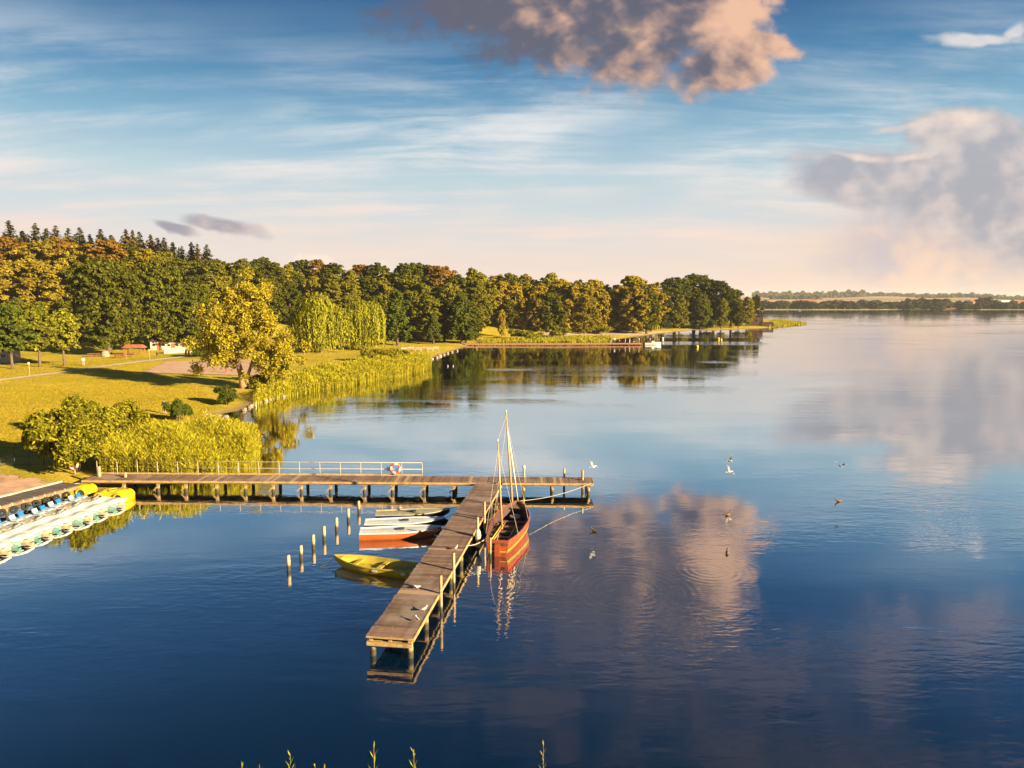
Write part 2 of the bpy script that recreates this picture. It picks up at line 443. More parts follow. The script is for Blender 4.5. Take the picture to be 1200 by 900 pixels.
def field_mat():
    m, t, out = new_mat('far_fields')
    p = t.node('ShaderNodeBsdfPrincipled')
    pos = t.node('ShaderNodeNewGeometry').outputs['Position']
    v = t.node('ShaderNodeTexVoronoi'); v.inputs['Scale'].default_value = 1.0
    t.put(v.inputs['Vector'], t.mapping(pos, sc=(0.0022, 0.0030, 0)))
    r = t.sep(v.outputs['Color'])[0]
    c = t.ramp(r, [(0.0, (0.42, 0.21, 0.10)), (0.35, (0.48, 0.26, 0.13)), (0.55, (0.20, 0.17, 0.06)), (0.7, (0.46, 0.26, 0.14)), (1.0, (0.13, 0.14, 0.05))], 'CONSTANT')
    n = t.noise(pos, 0.01, 4, 0.6)
    c = t.mix(t.m('MULTIPLY', n, 0.35), c, (0.24, 0.17, 0.07))
    y = t.sep(pos)[1]
    shore = t.m('SUBTRACT', 1.0, t.step(y, 1075, 1125))
    c = t.mix(shore, c, (0.36, 0.30, 0.06))
    t.put(p.inputs['Base Color'], c); p.inputs['Roughness'].default_value = 1.0
    t.L.new(p.outputs[0], out.inputs[0])
field_mat()

STREAKS = []
for (xa, xb, yp, hw, k_) in [(752, 905, 402.3, 1.3, 22.0), (810, 866, 424, 1.2, 12.0), (560, 640, 433, 0.8, 12.0), (420, 470, 461, 1.5, 8.0), (560, 690, 471, 2.5, 5.0)]:
    pa, pb = U(xa, yp), U(xb, yp); STREAKS.append((pa.x, pb.x, pa.y, abs(U(xa, yp - hw).y - pa.y), k_))
def water_mat():
    m, t, out = new_mat('lake_water')
    body = t.node('ShaderNodeBsdfDiffuse')
    body.inputs['Color'].default_value = (0.0005, 0.0105, 0.034, 1)
    gloss = t.node('ShaderNodeBsdfGlossy')
    gloss.inputs['Roughness'].default_value = 0.015
    lw = t.node('ShaderNodeLayerWeight'); lw.inputs['Blend'].default_value = 0.5
    fres = t.ramp(lw.outputs['Facing'], [(0.0, 0.03), (0.40, 0.08), (0.50, 0.25), (0.60, 0.60), (0.70, 0.86), (0.80, 0.97), (1.0, 1.0)])
    p = t.node('ShaderNodeMixShader')
    t.put(p.inputs[0], fres)
    t.L.new(body.outputs[0], p.inputs[1]); t.L.new(gloss.outputs[0], p.inputs[2])
    pos = t.node('ShaderNodeNewGeometry').outputs['Position']
    a = t.noise(t.mapping(pos, rot=(0, 0, R(9)), sc=(0.55, 1.5, 1)), 1.0, 3, 0.5, 0.6)
    b = t.noise(t.mapping(pos, (4, 7, 0), (0, 0, R(-17)), (1.3, 3.6, 1)), 1.0, 2, 0.5, 0.3)
    c = t.noise(t.mapping(pos, (1, 3, 0), (0, 0, R(4)), (0.10, 0.30, 1)), 1.0, 2, 0.5)
    patch = t.noise(t.mapping(pos, (2, 0, 0), (0, 0, R(-6)), (0.016, 0.055, 1)), 1.0, 4, 0.6, 0.6)
    amp = t.m('ADD', 0.20, t.m('MULTIPLY', t.step(patch, 0.44, 0.66), 1.5))
    px_, py_, _z = t.sep(pos)[:3]
    for (x0, x1, yc, yw, k_) in STREAKS:      # ruffled lanes left by boats and swans
        e_ = t.m('DIVIDE', t.m('SUBTRACT', py_, yc), yw)
        lane = t.m('MULTIPLY', t.m('EXPONENT', t.m('MULTIPLY', t.m('MULTIPLY', e_, e_), -1.0)), t.m('MULTIPLY', t.step(px_, x0, x0 + 6), t.m('SUBTRACT', 1.0, t.step(px_, x1 - 12, x1))))
        amp = t.m('ADD', amp, t.m('MULTIPLY', lane, k_))
    h = t.m('MULTIPLY', t.m('ADD', t.m('MULTIPLY', a, 0.0105), t.m('MULTIPLY', b, 0.0055)), amp)
    h = t.m('ADD', h, t.m('MULTIPLY', c, 0.008))
    for (px, py, r0, w, lam, am) in [(735, 692, 2.2, 1.0, 0.42, 0.0011), (566, 684, 1.6, 1.1, 0.38, 0.0012), (830, 668, 1.3, 0.8, 0.4, 0.0006)]:
        ctr = U(px, py, 0)
        d = t.v('DISTANCE', pos, tuple(ctr))
        e = t.m('DIVIDE', t.m('SUBTRACT', d, r0), w)
        env = t.m('EXPONENT', t.m('MULTIPLY', t.m('MULTIPLY', e, e), -1.0))
        s = t.m('SINE', t.m('MULTIPLY', d, 2 * math.pi / lam))
        h = t.m('ADD', h, t.m('MULTIPLY', t.m('MULTIPLY', s, env), am))
    bp = t.node('ShaderNodeBump'); bp.inputs['Distance'].default_value = 1.0; bp.inputs['Strength'].default_value = 1.0
    t.put(bp.inputs['Height'], h)
    for q in (gloss, lw):
        t.L.new(bp.outputs[0], q.inputs['Normal'])
    t.L.new(p.outputs[0], out.inputs[0])
water_mat()

# ------------------------------------------------------------------ mesh helpers
def tag(o, label=None, cat=None, group=None, kind=None):
    if label: o['label'] = label
    if cat: o['category'] = cat
    if group: o['group'] = group
    if kind: o['kind'] = kind
    return o

def empty(name, loc=(0, 0, 0), rz=0.0, label=None, cat=None, group=None):
    o = bpy.data.objects.new(name, None)
    o.empty_display_size = 0.2
    COL.objects.link(o)
    o.location = loc
    o.rotation_euler = (0, 0, rz)
    tag(o, label, cat, group)
    return o

def obj(name, mesh, parent=None, loc=None, rot=None):
    o = bpy.data.objects.new(name, mesh)
    COL.objects.link(o)
    if parent is not None: o.parent = parent
    if loc is not None: o.location = loc
    if rot is not None: o.rotation_euler = rot
    return o

class MB:
    def __init__(self):
        self.v, self.f = [], []
    def add(self, verts, faces):
        n = len(self.v)
        self.v += [tuple(p) for p in verts]
        self.f += [tuple(i + n for i in q) for q in faces]
        return self
    def box(self, c, s, rz=0.0, taper=1.0, mat=None):
        hx, hy, hz = s[0] / 2, s[1] / 2, s[2] / 2
        cs, sn = math.cos(rz), math.sin(rz)
        vs = []
        for z, k in ((-hz, 1.0), (hz, taper)):
            for x, y in ((-hx, -hy), (hx, -hy), (hx, hy), (-hx, hy)):
                q = Vector((x * k, y * k, z))
                if mat is not None: q = mat @ q
                vs.append((c[0] + q.x * cs - q.y * sn, c[1] + q.x * sn + q.y * cs, c[2] + q.z))
        return self.add(vs, [(0, 3, 2, 1), (4, 5, 6, 7), (0, 1, 5, 4), (1, 2, 6, 5), (2, 3, 7, 6), (3, 0, 4, 7)])
    def bar(self, p0, p1, w, h):
        """a square timber from p0 to p1"""
        p0, p1 = Vector(p0), Vector(p1)
        d = (p1 - p0).normalized()
        up = Vector((0, 0, 1)) if abs(d.z) < 0.95 else Vector((0, 1, 0))
        s = d.cross(up).normalized(); u = s.cross(d)
        vs = []
        for p in (p0, p1):
            for a, b in ((-1, -1), (1, -1), (1, 1), (-1, 1)):
                vs.append(p + s * (a * w / 2) + u * (b * h / 2))
        return self.add(vs, [(0, 3, 2, 1), (4, 5, 6, 7), (0, 1, 5, 4), (1, 2, 6, 5), (2, 3, 7, 6), (3, 0, 4, 7)])
    def tube(self, pts, rad, n=8, cap=True):
        pts = [Vector(p) for p in pts]
        if isinstance(rad, (int, float)): rad = [rad] * len(pts)
        vs, fs = [], []
        prev = None
        for i, p in enumerate(pts):
            d = (pts[min(i + 1, len(pts) - 1)] - pts[max(i - 1, 0)]).normalized()
            if prev is None:
                ref = Vector((0, 0, 1)) if abs(d.z) < 0.9 else Vector((1, 0, 0))
                s = d.cross(ref).normalized()
            else:
                s = (prev - d * prev.dot(d)).normalized()
            prev = s
            u = d.cross(s)
            for k in range(n):
                a = 2 * math.pi * k / n
                vs.append(p + (s * math.cos(a) + u * math.sin(a)) * rad[i])
        for i in range(len(pts) - 1):
            for k in range(n):
                k2 = (k + 1) % n
                fs.append((i * n + k, i * n + k2, (i + 1) * n + k2, (i + 1) * n + k))
        if cap:
            fs.append(tuple(range(n - 1, -1, -1)))
            fs.append(tuple((len(pts) - 1) * n + k for k in range(n)))
        return self.add(vs, fs)
    def loft(self, rings, closed=True, cap=True):
        n = len(rings[0]); vs, fs = [], []
        for r in rings: vs += [tuple(p) for p in r]
        for i in range(len(rings) - 1):
            for k in range(n if closed else n - 1):
                k2 = (k + 1) % n
                fs.append((i * n + k, i * n + k2, (i + 1) * n + k2, (i + 1) * n + k))
        if cap and closed:
            fs.append(tuple(range(n - 1, -1, -1)))
            fs.append(tuple((len(rings) - 1) * n + k for k in range(n)))
        return self.add(vs, fs)
    def torus(self, c, R0, r, axis='Y', n=20, m=8, a0=0.0, a1=2 * math.pi):
        full = abs(a1 - a0 - 2 * math.pi) < 1e-6
        cnt = n if full else n + 1
        rings = []
        for i in range(cnt):
            a = a0 + (a1 - a0) * i / n
            ring = []
            for k in range(m):
                b = 2 * math.pi * k / m
                rr = R0 + r * math.cos(b)
                x, z, y = rr * math.cos(a), rr * math.sin(a), r * math.sin(b)
                q = (x, y, z) if axis == 'Y' else ((x, z, y) if axis == 'Z' else (y, x, z))
                ring.append((c[0] + q[0], c[1] + q[1], c[2] + q[2]))
            rings.append(ring)
        if full: rings.append(rings[0])
        return self.loft(rings, True, not full)
    def blob(self, c, r, n=10, m=7, noise=0.0):
        rings = []
        for j in range(m):
            th = math.pi * (j + 0.5) / m
            ring = []
            for k in range(n):
                a = 2 * math.pi * k / n
                q = 1 + noise * random.uniform(-1, 1)
                ring.append((c[0] + r[0] * q * math.sin(th) * math.cos(a), c[1] + r[1] * q * math.sin(th) * math.sin(a), c[2] + r[2] * q * math.cos(th)))
            rings.append(ring)
        return self.loft(rings, True, True)
    def mesh(self, name, mat, smooth=False):
        me = bpy.data.meshes.new(name)
        me.from_pydata(self.v, [], self.f)
        me.update()
        if mat: me.materials.append(MATS[mat])
        if smooth:
            me.polygons.foreach_set('use_smooth', [True] * len(me.polygons))
        return me
    def build(self, name, mat, parent=None, smooth=False, loc=None, rot=None):
        return obj(name, self.mesh(name, mat, smooth), parent, loc, rot)

def quads_mesh(name, verts, mat):
    """verts: (n,4,3) array of separate quads"""
    n = len(verts)
    me = bpy.data.meshes.new(name)
    me.vertices.add(n * 4); me.loops.add(n * 4); me.polygons.add(n)
    me.vertices.foreach_set('co', np.ascontiguousarray(verts, dtype=np.float32).ravel())
    me.loops.foreach_set('vertex_index', np.arange(n * 4, dtype=np.int32))
    me.polygons.foreach_set('loop_start', np.arange(0, n * 4, 4, dtype=np.int32))
    me.update(calc_edges=True)
    me.materials.append(MATS[mat])
    return me

def grid_mesh(name, X, Y, Z, mat, mask=None):
    ny, nx = X.shape
    v = np.stack([X, Y, Z], -1).reshape(-1, 3)
    idx = np.arange(nx * ny).reshape(ny, nx)
    q = np.stack([idx[:-1, :-1], idx[:-1, 1:], idx[1:, 1:], idx[1:, :-1]], -1).reshape(-1, 4)
    if mask is not None:
        q = q[mask[:-1, :-1].reshape(-1)]
    me = bpy.data.meshes.new(name)
    me.vertices.add(len(v)); me.loops.add(len(q) * 4); me.polygons.add(len(q))
    me.vertices.foreach_set('co', v.astype(np.float32).ravel())
    me.loops.foreach_set('vertex_index', q.astype(np.int32).ravel())
    me.polygons.foreach_set('loop_start', np.arange(0, len(q) * 4, 4, dtype=np.int32))
    me.polygons.foreach_set('use_smooth', np.ones(len(q), dtype=bool))
    me.update(calc_edges=True)
    me.materials.append(MATS[mat])
    return me

# ------------------------------------------------------------------ terrain
shore_px = [(0, 603), (60, 587), (92, 578), (130, 575), (200, 568), (258, 558), (288, 547), (299, 530), (291, 514), (279, 500),
            (262, 490), (250, 487), (283, 481), (296, 474), (318, 467), (345, 462), (400, 452), (450, 443), (490, 436), (504, 431),
            (503, 424), (512, 418), (530, 412), (548, 406), (565, 402), (600, 401), (650, 400), (690, 400.5), (715, 399), (755, 393.5),
            (798, 388.3), (815, 386.5), (838, 387), (872, 385.5), (902, 384.5), (914, 382.5), (930, 381), (946, 379.3), (930, 377.3), (905, 374.5)]
poly = [(-75, -60), (-52, 20)] + [tuple(U(x, y, 0)[:2]) for x, y in shore_px] + [(150, 640), (-100, 760), (-700, 800), (-700, -60)]
PX = np.array(poly)

def sdist(x, y):
    """signed distance to the shoreline, positive on land"""
    x = np.atleast_1d(np.asarray(x, float)); y = np.atleast_1d(np.asarray(y, float))
    d2 = np.full(x.shape, 1e18); inside = np.zeros(x.shape, bool)
    n = len(PX)
    for i in range(n):
        ax, ay = PX[i]; bx, by = PX[(i + 1) % n]
        ex, ey = bx - ax, by - ay
        t = np.clip(((x - ax) * ex + (y - ay) * ey) / (ex * ex + ey * ey), 0, 1)
        d2 = np.minimum(d2, (x - ax - t * ex) ** 2 + (y - ay - t * ey) ** 2)
        c = ((ay > y) != (by > y)) & (x < (bx - ax) * (y - ay) / (by - ay + 1e-12) + ax)
        inside ^= c
    d = np.sqrt(d2)
    return np.where(inside, d, -d)

def sst(a, b, x):
    t = np.clip((x - a) / (b - a), 0, 1)
    return t * t * (3 - 2 * t)

def height(x, y):
    x = np.atleast_1d(np.asarray(x, float)); y = np.atleast_1d(np.asarray(y, float))
    d = sdist(x, y)
    h = np.interp(d, [-30, -6, -1, 0, 2, 7, 30, 90, 200], [-3, -1.6, -0.35, -0.02, 0.28, 0.6, 0.95, 1.4, 2.0])
    hill = 15.0 * sst(178, 262, y + 0.10 * x + 12) * sst(10, -150, x) + 4.5 * sst(215, 300, y) * sst(60, -10, x)
    return h + hill * sst(15, 60, d) + 0.05 * np.sin(x * 0.21) * np.sin(y * 0.17 + 1) * sst(4, 14, d)

def H(x, y):
    return float(height(x, y)[0])

def G(px, py):
    """where the pixel's ray meets the ground"""
    z = 0.8
    for _ in range(8):
        p = U(px, py, z)
        z = 0.5 * z + 0.5 * H(p.x, p.y)
    return Vector((p.x, p.y, H(p.x, p.y)))

# one sheet for the land: fine near, coarser far
gx = np.concatenate([np.arange(-420, -150, 6.0), np.arange(-150, 60, 1.5), np.arange(60, 330, 4.0)])
gy = np.concatenate([np.arange(-40, 36, 4.0), np.arange(36, 150, 1.25), np.arange(150, 300, 2.5), np.arange(300, 660, 5.0)])
GX, GY = np.meshgrid(gx, gy)
GZ = height(GX.ravel(), GY.ravel()).reshape(GX.shape)
keep = sdist(GX.ravel(), GY.ravel()).reshape(GX.shape) > -12
land = obj('ground', grid_mesh('ground', GX, GY, GZ, 'grass_ground', keep))
tag(land, 'grassy land of the left shore', kind='structure')

wm = MB().add([(-6500, -500, 0), (6500, -500, 0), (6500, 6200, 0), (-6500, 6200, 0)], [(0, 1, 2, 3)])
lake = wm.build('lake', 'lake_water')
tag(lake, 'calm blue lake water', kind='structure')

# far shore: fields and low hills
fx = np.linspace(-1500, 6000, 160)
fy = np.concatenate([np.linspace(1040, 1300, 16), np.linspace(1360, 6000, 60)])
FX, FY = np.meshgrid(fx, fy)
sh = 1058 + 14 * np.sin(FX * 0.012) + 8 * np.sin(FX * 0.031 + 1)
dd = FY - sh
ang = FX / FY
FZ = np.interp(dd, [-20, 0, 40, 250, 900, 1900, 2600, 3600, 5000], [-3, 0, 1.2, 4.5, 14, 24, 32, 30, 10])
FZ += sst(900, 1900, dd) * (10 * np.exp(-((ang - 0.47) / 0.05) ** 2) + 5 * np.sin(ang * 23 + 0.6) + 3 * np.sin(ang * 51))
far = obj('hills', grid_mesh('hills', FX, FY, FZ, 'far_fields'))
tag(far, 'low hills and fields across the lake', kind='structure')
def FH(x, y):
    s = 1058 + 14 * math.sin(x * 0.012) + 8 * math.sin(x * 0.031 + 1); d = y - s; a = x / y
    z = np.interp(d, [-20, 0, 40, 250, 900, 1900, 2600, 3600, 5000], [-3, 0, 1.2, 4.5, 14, 24, 32, 30, 10])
    return float(z + sst(900, 1900, d) * (10 * math.exp(-((a - 0.47) / 0.05) ** 2) + 5 * math.sin(a * 23 + 0.6) + 3 * math.sin(a * 51)))

def drape(name, pts, width, mat, lift=0.05, n=80, label=None):
    """a strip following ground points (world xy)"""
    P = np.array([[p[0], p[1]] for p in pts]); s = np.concatenate([[0], np.cumsum(np.hypot(*np.diff(P, axis=0).T))])
    t = np.linspace(0, s[-1], n)
    cx, cy = np.interp(t, s, P[:, 0]), np.interp(t, s, P[:, 1])
    tx, ty = np.gradient(cx), np.gradient(cy); l = np.hypot(tx, ty); nx, ny = -ty / l, tx / l
    k = np.linspace(-0.5, 0.5, 5)
    X = cx[:, None] + nx[:, None] * k * width; Y = cy[:, None] + ny[:, None] * k * width
    Z = height(X.ravel(), Y.ravel()).reshape(X.shape) + lift
    o = obj(name, grid_mesh(name, X, Y, Z, mat))
    return tag(o, label, kind='structure')

def patch(name, corners, mat, lift=0.05, n=40, label=None):
    """bilinear patch over four ground points"""
    a, b, c, d = [np.array(p[:2]) for p in corners]
    u, v = np.meshgrid(np.linspace(0, 1, n), np.linspace(0, 1, n))
    X = (1 - u) * (1 - v) * a[0] + u * (1 - v) * b[0] + u * v * c[0] + (1 - u) * v * d[0]
    Y = (1 - u) * (1 - v) * a[1] + u * (1 - v) * b[1] + u * v * c[1] + (1 - u) * v * d[1]
    edge = np.minimum(np.minimum(u, 1 - u), np.minimum(v, 1 - v)) < 1e-6
    X = np.where(edge, X + rng.uniform(-0.25, 0.25, X.shape), X); Y = np.where(edge, Y + rng.uniform(-0.25, 0.25, Y.shape), Y)
    Z = height(X.ravel(), Y.ravel()).reshape(X.shape) + lift
    o = obj(name, grid_mesh(name, X, Y, Z, mat))
    return tag(o, label, kind='structure')

drape('path', [G(-120, 466), G(0, 445.5), G(60, 438), G(120, 429.5), G(170, 423), G(222, 417.5), G(262, 414), G(300, 413)], 2.0, 'path_gravel', 0.05, 90, 'pale gravel path across the lawn')
patch('sand_court', [G(168, 437), G(318, 441), G(300, 421.5), G(196, 423.5)], 'sand_pink', 0.07, 40, 'pinkish sand court beside the path')
patch('landing_ground', [G(-160, 640), G(2, 590), G(70, 566), G(-60, 552)], 'sand_landing', 0.06, 40, 'bare sandy ground of the boat landing')
patch('beach', [G(596, 396.5), G(742, 393.5), G(790, 388.6), G(640, 389)], 'beach_sand', 0.06, 40, 'dry sandy beach on the far bank')

# ------------------------------------------------------------------ vegetation prototypes
def unit(n):
    v = rng.normal(size=(n, 3)); return v / np.linalg.norm(v, axis=1, keepdims=True)

def leaf_quads(P, N, size, aspect=1.5, droop=None):
    """pointed leaf clumps at P facing N"""
    n = len(P)
    A = np.cross(N, unit(n)); A /= np.linalg.norm(A, axis=1, keepdims=True) + 1e-9
    if droop is not None:
        A = A * (1 - np.abs(droop)) + np.array([0, 0, -1.0]) * droop
        A /= np.linalg.norm(A, axis=1, keepdims=True)
    B = np.cross(N, A); B /= np.linalg.norm(B, axis=1, keepdims=True) + 1e-9
    s = (size * rng.uniform(0.6, 1.35, n))[:, None]
    a, b = A * s * aspect * 0.5, B * s * 0.5
    sk = rng.uniform(-0.25, 0.25, (n, 1))
    return np.stack([P - a, P - b + a * sk, P + a, P + b + a * sk], 1)

def crown_from_lobes(lobes, n, size, outward=0.75, aspect=1.5, fill=0.25, squash=1.0, droop=None):
    """lobes: (cx,cy,cz,rx,ry,rz)"""
    L = np.array(lobes)
    w = (L[:, 3] * L[:, 4] + L[:, 3] * L[:, 5]); w /= w.sum()
    k = rng.choice(len(L), n, p=w)
    d = unit(n)
    d[:, 2] = np.where(d[:, 2] < -0.45, -d[:, 2] * 0.6, d[:, 2])
    rad = np.where(rng.random(n) < fill, rng.uniform(0.3, 0.85, n), np.abs(rng.normal(0.95, 0.16, n)))
    P = L[k, :3] + d * L[k, 3:6] * rad[:, None]
    nn = d * outward + unit(n) * (1 - outward) + np.array([0, 0, 0.15]); nn /= np.linalg.norm(nn, axis=1, keepdims=True)
    return leaf_quads(P, nn, size, aspect, droop)

def lobes_in(profile, hh, w, n, r0, r1, zsq=0.85):
    """lobes filling a crown: profile(t) gives the radius factor at relative crown height t, hh=(z0,z1)"""
    out = []
    for i in range(n):
        t = (i + rng.random()) / n
        a = i * 2.39996 + rng.uniform(-0.4, 0.4)
        rr = w * profile(t) * math.sqrt(rng.uniform(0.15, 1.0))
        r = rng.uniform(r0, r1)
        out.append((rr * math.cos(a), rr * math.sin(a), hh[0] + (hh[1] - hh[0]) * t, r, r, r * zsq))
    return out

def trunk_mesh(name, h, r, limbs, spread, mat, top=0.75, split=None):
    mb = MB()
    x = y = 0.0; pts = [(0, 0, -0.6)]; 
    for i in range(1, 7):
        x += random.uniform(-1, 1) * h * 0.008; y += random.uniform(-1, 1) * h * 0.008
        pts.append((x, y, h * top * i / 6))
    mb.tube(pts, [r * 1.45, r * 0.98, r * 0.85, r * 0.72, r * 0.55, r * 0.36, r * 0.12], 8)
    for i in range(limbs):
        t = random.uniform(0.28, 0.75)
        a = i * 2.4 + random.uniform(-0.4, 0.4)
        z0 = h * top * t * 1.0
        p0 = Vector((x * t, y * t, z0))
        ln = spread * (1.1 - 0.5 * t) * random.uniform(0.7, 1.0)
        p1 = p0 + Vector((math.cos(a), math.sin(a), 0.75)) * ln * 0.5
        p2 = p1 + Vector((math.cos(a + 0.3), math.sin(a + 0.3), 0.55)) * ln * 0.5
        mb.tube([p0, p1, p2], [r * 0.42, r * 0.26, r * 0.08], 6)
    return mb.mesh(name, mat, True)

PROTO = {}
def proto(key, h, trunk, crown):
    PROTO.setdefault(key, []).append((h, trunk, crown))

def deciduous(key, h, w, z0, prof, nl, r0, r1, n, size, mat, bark='bark', r=0.45, outward=0.55, variants=3):
    for k in range(variants):
        lb = lobes_in(prof, (z0, h - r1 * 0.8), w, nl, r0, r1)
        # twig clusters on the lobes break their outline up
        sub = []
        for (x, y, z, a, b, c) in lb:
            for _ in range(8):
                d = unit(1)[0]; d[2] = d[2] if d[2] > -0.3 else -d[2]
                k2 = rng.uniform(0.24, 0.44)
                sub.append((x + d[0] * a, y + d[1] * b, z + d[2] * c, a * k2, b * k2, c * k2 * 0.9))
        core = [(x, y, z, a * 0.78, b * 0.78, c * 0.78) for (x, y, z, a, b, c) in lb]
        q = np.concatenate([crown_from_lobes(core, int(n * 0.35), size * 1.1, outward), crown_from_lobes(sub, int(n * 0.9), size * 0.85, 0.62)])
        zmax = q[:, :, 2].max()
        q = q * (h / zmax)
        proto(key, h, trunk_mesh(key + '_trunk', h, r, 8, w, bark), quads_mesh(key + '_crown', q, mat))

dome = lambda t: math.sqrt(max(0.02, 1 - (1.75 * t - 0.62) ** 2 / 1.4)) if t > 0.35 else 0.86 + 0.3 * t
oval = lambda t: max(0.12, math.sin(math.pi * (0.12 + 0.83 * t)) ** 0.75)
cone = lambda t: max(0.08, 1.05 - t * 0.95)
deciduous('oak', 23, 7.6, 2.4, dome, 52, 1.6, 3.0, 22000, 0.50, 'leaf_oak', r=0.6)
deciduous('green', 21, 6.0, 1.8, oval, 42, 1.3, 2.4, 16000, 0.50, 'leaf_green')
deciduous('dark', 21, 5.9, 1.6, oval, 42, 1.3, 2.4, 16000, 0.50, 'leaf_oak')
deciduous('gold', 20, 5.2, 1.3, oval, 46, 1.0, 1.9, 15000, 0.46, 'leaf_gold', 'bark_pale')
deciduous('rust', 20, 5.2, 1.6, oval, 40, 1.1, 2.1, 13000, 0.48, 'leaf_rust', variants=1)
deciduous('slender', 20, 3.1, 3.0, oval, 34, 0.8, 1.5, 10000, 0.40, 'leaf_green', 'bark_pale', r=0.28, variants=2)
deciduous('lawn', 11, 3.1, 3.2, oval, 34, 0.75, 1.25, 9000, 0.36, 'leaf_lawn_tree', r=0.2, variants=2)
deciduous('lawn_dark', 11, 3.3, 3.0, oval, 34, 0.75, 1.3, 9000, 0.36, 'leaf_dark_shrub', r=0.2, variants=1)
deciduous('cone', 16, 4.3, 1.6, cone, 44, 1.0, 1.7, 10000, 0.46, 'leaf_dark_shrub', r=0.35, variants=2)
deciduous('far', 10, 4.6, 0.6, dome, 16, 1.4, 2.4, 700, 1.5, 'leaf_far', r=0.3, variants=4)

def spruce(k):
    h = 25.0; Q = []; 
    nlev = 40
    for i in range(nlev):
        t = i / (nlev - 1)
        z = 3.0 + (h - 3.0) * t
        ln = 5.2 * (1 - t) ** 0.75 + 0.25
        nb = max(5, int(12 * (1 - t) + 6))
        for b in range(nb):
            a = rng.uniform(0, 2 * math.pi); l2 = ln * rng.uniform(0.7, 1.15)
            m = max(2, int(l2 / 0.42))
            f = (np.arange(m) + 0.7) / m
            x = np.cos(a) * l2 * f; y = np.sin(a) * l2 * f
            zz = z - 0.32 * l2 * f + 0.12 * l2 * f ** 2 + rng.normal(0, 0.08, m)
            P = np.stack([x, y, zz], 1)
            N = np.stack([np.full(m, 0.35 * np.cos(a)), np.full(m, 0.35 * np.sin(a)), np.full(m, 0.9)], 1) + rng.normal(0, 0.4, (m, 3))
            N /= np.linalg.norm(N, axis=1, keepdims=True)
            Q.append(leaf_quads(P, N, 0.72, 1.5))
    q = np.concatenate(Q)
    proto('spruce', h, trunk_mesh('spruce_trunk', h, 0.35, 0, 1, 'bark', 0.97), quads_mesh('spruce_crown', q, 'leaf_spruce'))
for k in range(3): spruce(k)

def weeping(k):
    h = 15.5; Q = []
    heads = [(rng.uniform(-4.6, 4.6), rng.uniform(-3.4, 3.4), 0, rng.uniform(1.5, 2.6)) for _ in range(19)]
    heads = [(a, b, 13.6 - 0.15 * (a * a + b * b) - rng.uniform(0, 2.2), r) for a, b, _, r in heads]
    for cx, cy, cz, r in heads:
        for s in range(40):
            d = unit(1)[0]; d[2] = abs(d[2])
            p = np.array([cx, cy, cz]) + d * np.array([r * 1.25, r * 1.25, r * 0.85])
            out = np.array([d[0], d[1], 0]) * rng.uniform(0.3, 1.4)
            bottom = max(0.9, rng.uniform(0.6, 6.5)) if rng.random() < 0.75 else rng.uniform(5, 9)
            L = max(1.0, p[2] - bottom); m = int(L / 0.34)
            f = np.linspace(0, 1, m)
            P = p + np.outer(np.minimum(1, f * 3.5) ** 0.6, out) - np.outer(f * L, [0, 0, 1]) + rng.normal(0, 0.16, (m, 3))
            N = np.array([d[0], d[1], 0.25]) + rng.normal(0, 0.45, (m, 3)); N /= np.linalg.norm(N, axis=1, keepdims=True)
            Q.append(leaf_quads(P, N, 0.30, 2.4, np.full((m, 1), 0.85)))
    lb = [(c[0], c[1], c[2], c[3], c[3], c[3] * 0.8) for c in heads]
    Q.append(crown_from_lobes(lb, 8000, 0.30, 0.5, 2.0))
    q = np.concatenate(Q)
    proto('weeping', q[:, :, 2].max(), trunk_mesh('weeping_trunk', h, 0.55, 9, 5, 'bark', 0.8), quads_mesh('weeping_crown', q, 'leaf_weeping'))
for k in range(2): weeping(k)

def plant_tree(name, key, xy, h, label, cat='tree', group=None, wide=1.0, rz=None, var=None, base=None):
    v = PROTO[key][random.randrange(len(PROTO[key])) if var is None else var]
    z = H(*xy) if base is None else base
    o = empty(name, (xy[0], xy[1], z - 0.05), random.uniform(0, 6.28) if rz is None else rz, label, cat, group)
    s = h / v[0]
    o.scale = (s * wide * random.uniform(0.92, 1.1), s * wide * random.uniform(0.92, 1.1), s)
    obj('trunk', v[1], o); obj('crown', v[2], o)
    return o

def tree_px(name, key, px, D, topy, label, group=None, wide=1.0, **kw):
    p = AT(px, topy, D)
    z = H(p.x, D)
    return plant_tree(name, key, (p.x, D), p.z - z, label, 'tree', group, wide, **kw)

# --- ridge of spruces
ORD = ['first', 'second', 'third', 'fourth', 'fifth', 'sixth', 'seventh', 'eighth', 'ninth', 'tenth', 'eleventh', 'twelfth', 'thirteenth', 'fourteenth', 'fifteenth', 'sixteenth', 'seventeenth', 'eighteenth', 'nineteenth', 'twentieth',
       'twenty-first', 'twenty-second', 'twenty-third', 'twenty-fourth', 'twenty-fifth']
lab = 'dark pointed spruce standing on the ridge above the golden hillside trees, %s from left'
sp_i = 0
for px, ty in [(-60, 262), (-30, 266), (10, 260), (26, 272), (41, 263), (54, 269), (65, 266), (80, 269), (93, 268), (105, 276), (118, 270), (130, 277),
               (147, 270), (155, 271), (163, 273), (176, 276), (184, 280), (192, 280), (202, 285), (213, 290), (224, 285), (231, 287), (242, 288)]:
    tree_px('spruce_tree', 'spruce', px, 254 + random.uniform(-5, 6), ty - 1, lab % ORD[sp_i], 'spruces along the ridge', random.uniform(1.15, 1.5)); sp_i += 1
lab = 'dark spruce top filling the gaps just behind the front ridge spruces'
for px in range(-40, 262, 9):
    tree_px('spruce_tree', 'spruce', px + random.uniform(-3, 3), 268 + random.uniform(-4, 6), np.interp(px, [0, 120, 200, 262], [273, 278, 288, 304]) + random.uniform(-4, 4), lab, 'spruces behind the ridge line', random.uniform(1.1, 1.5))
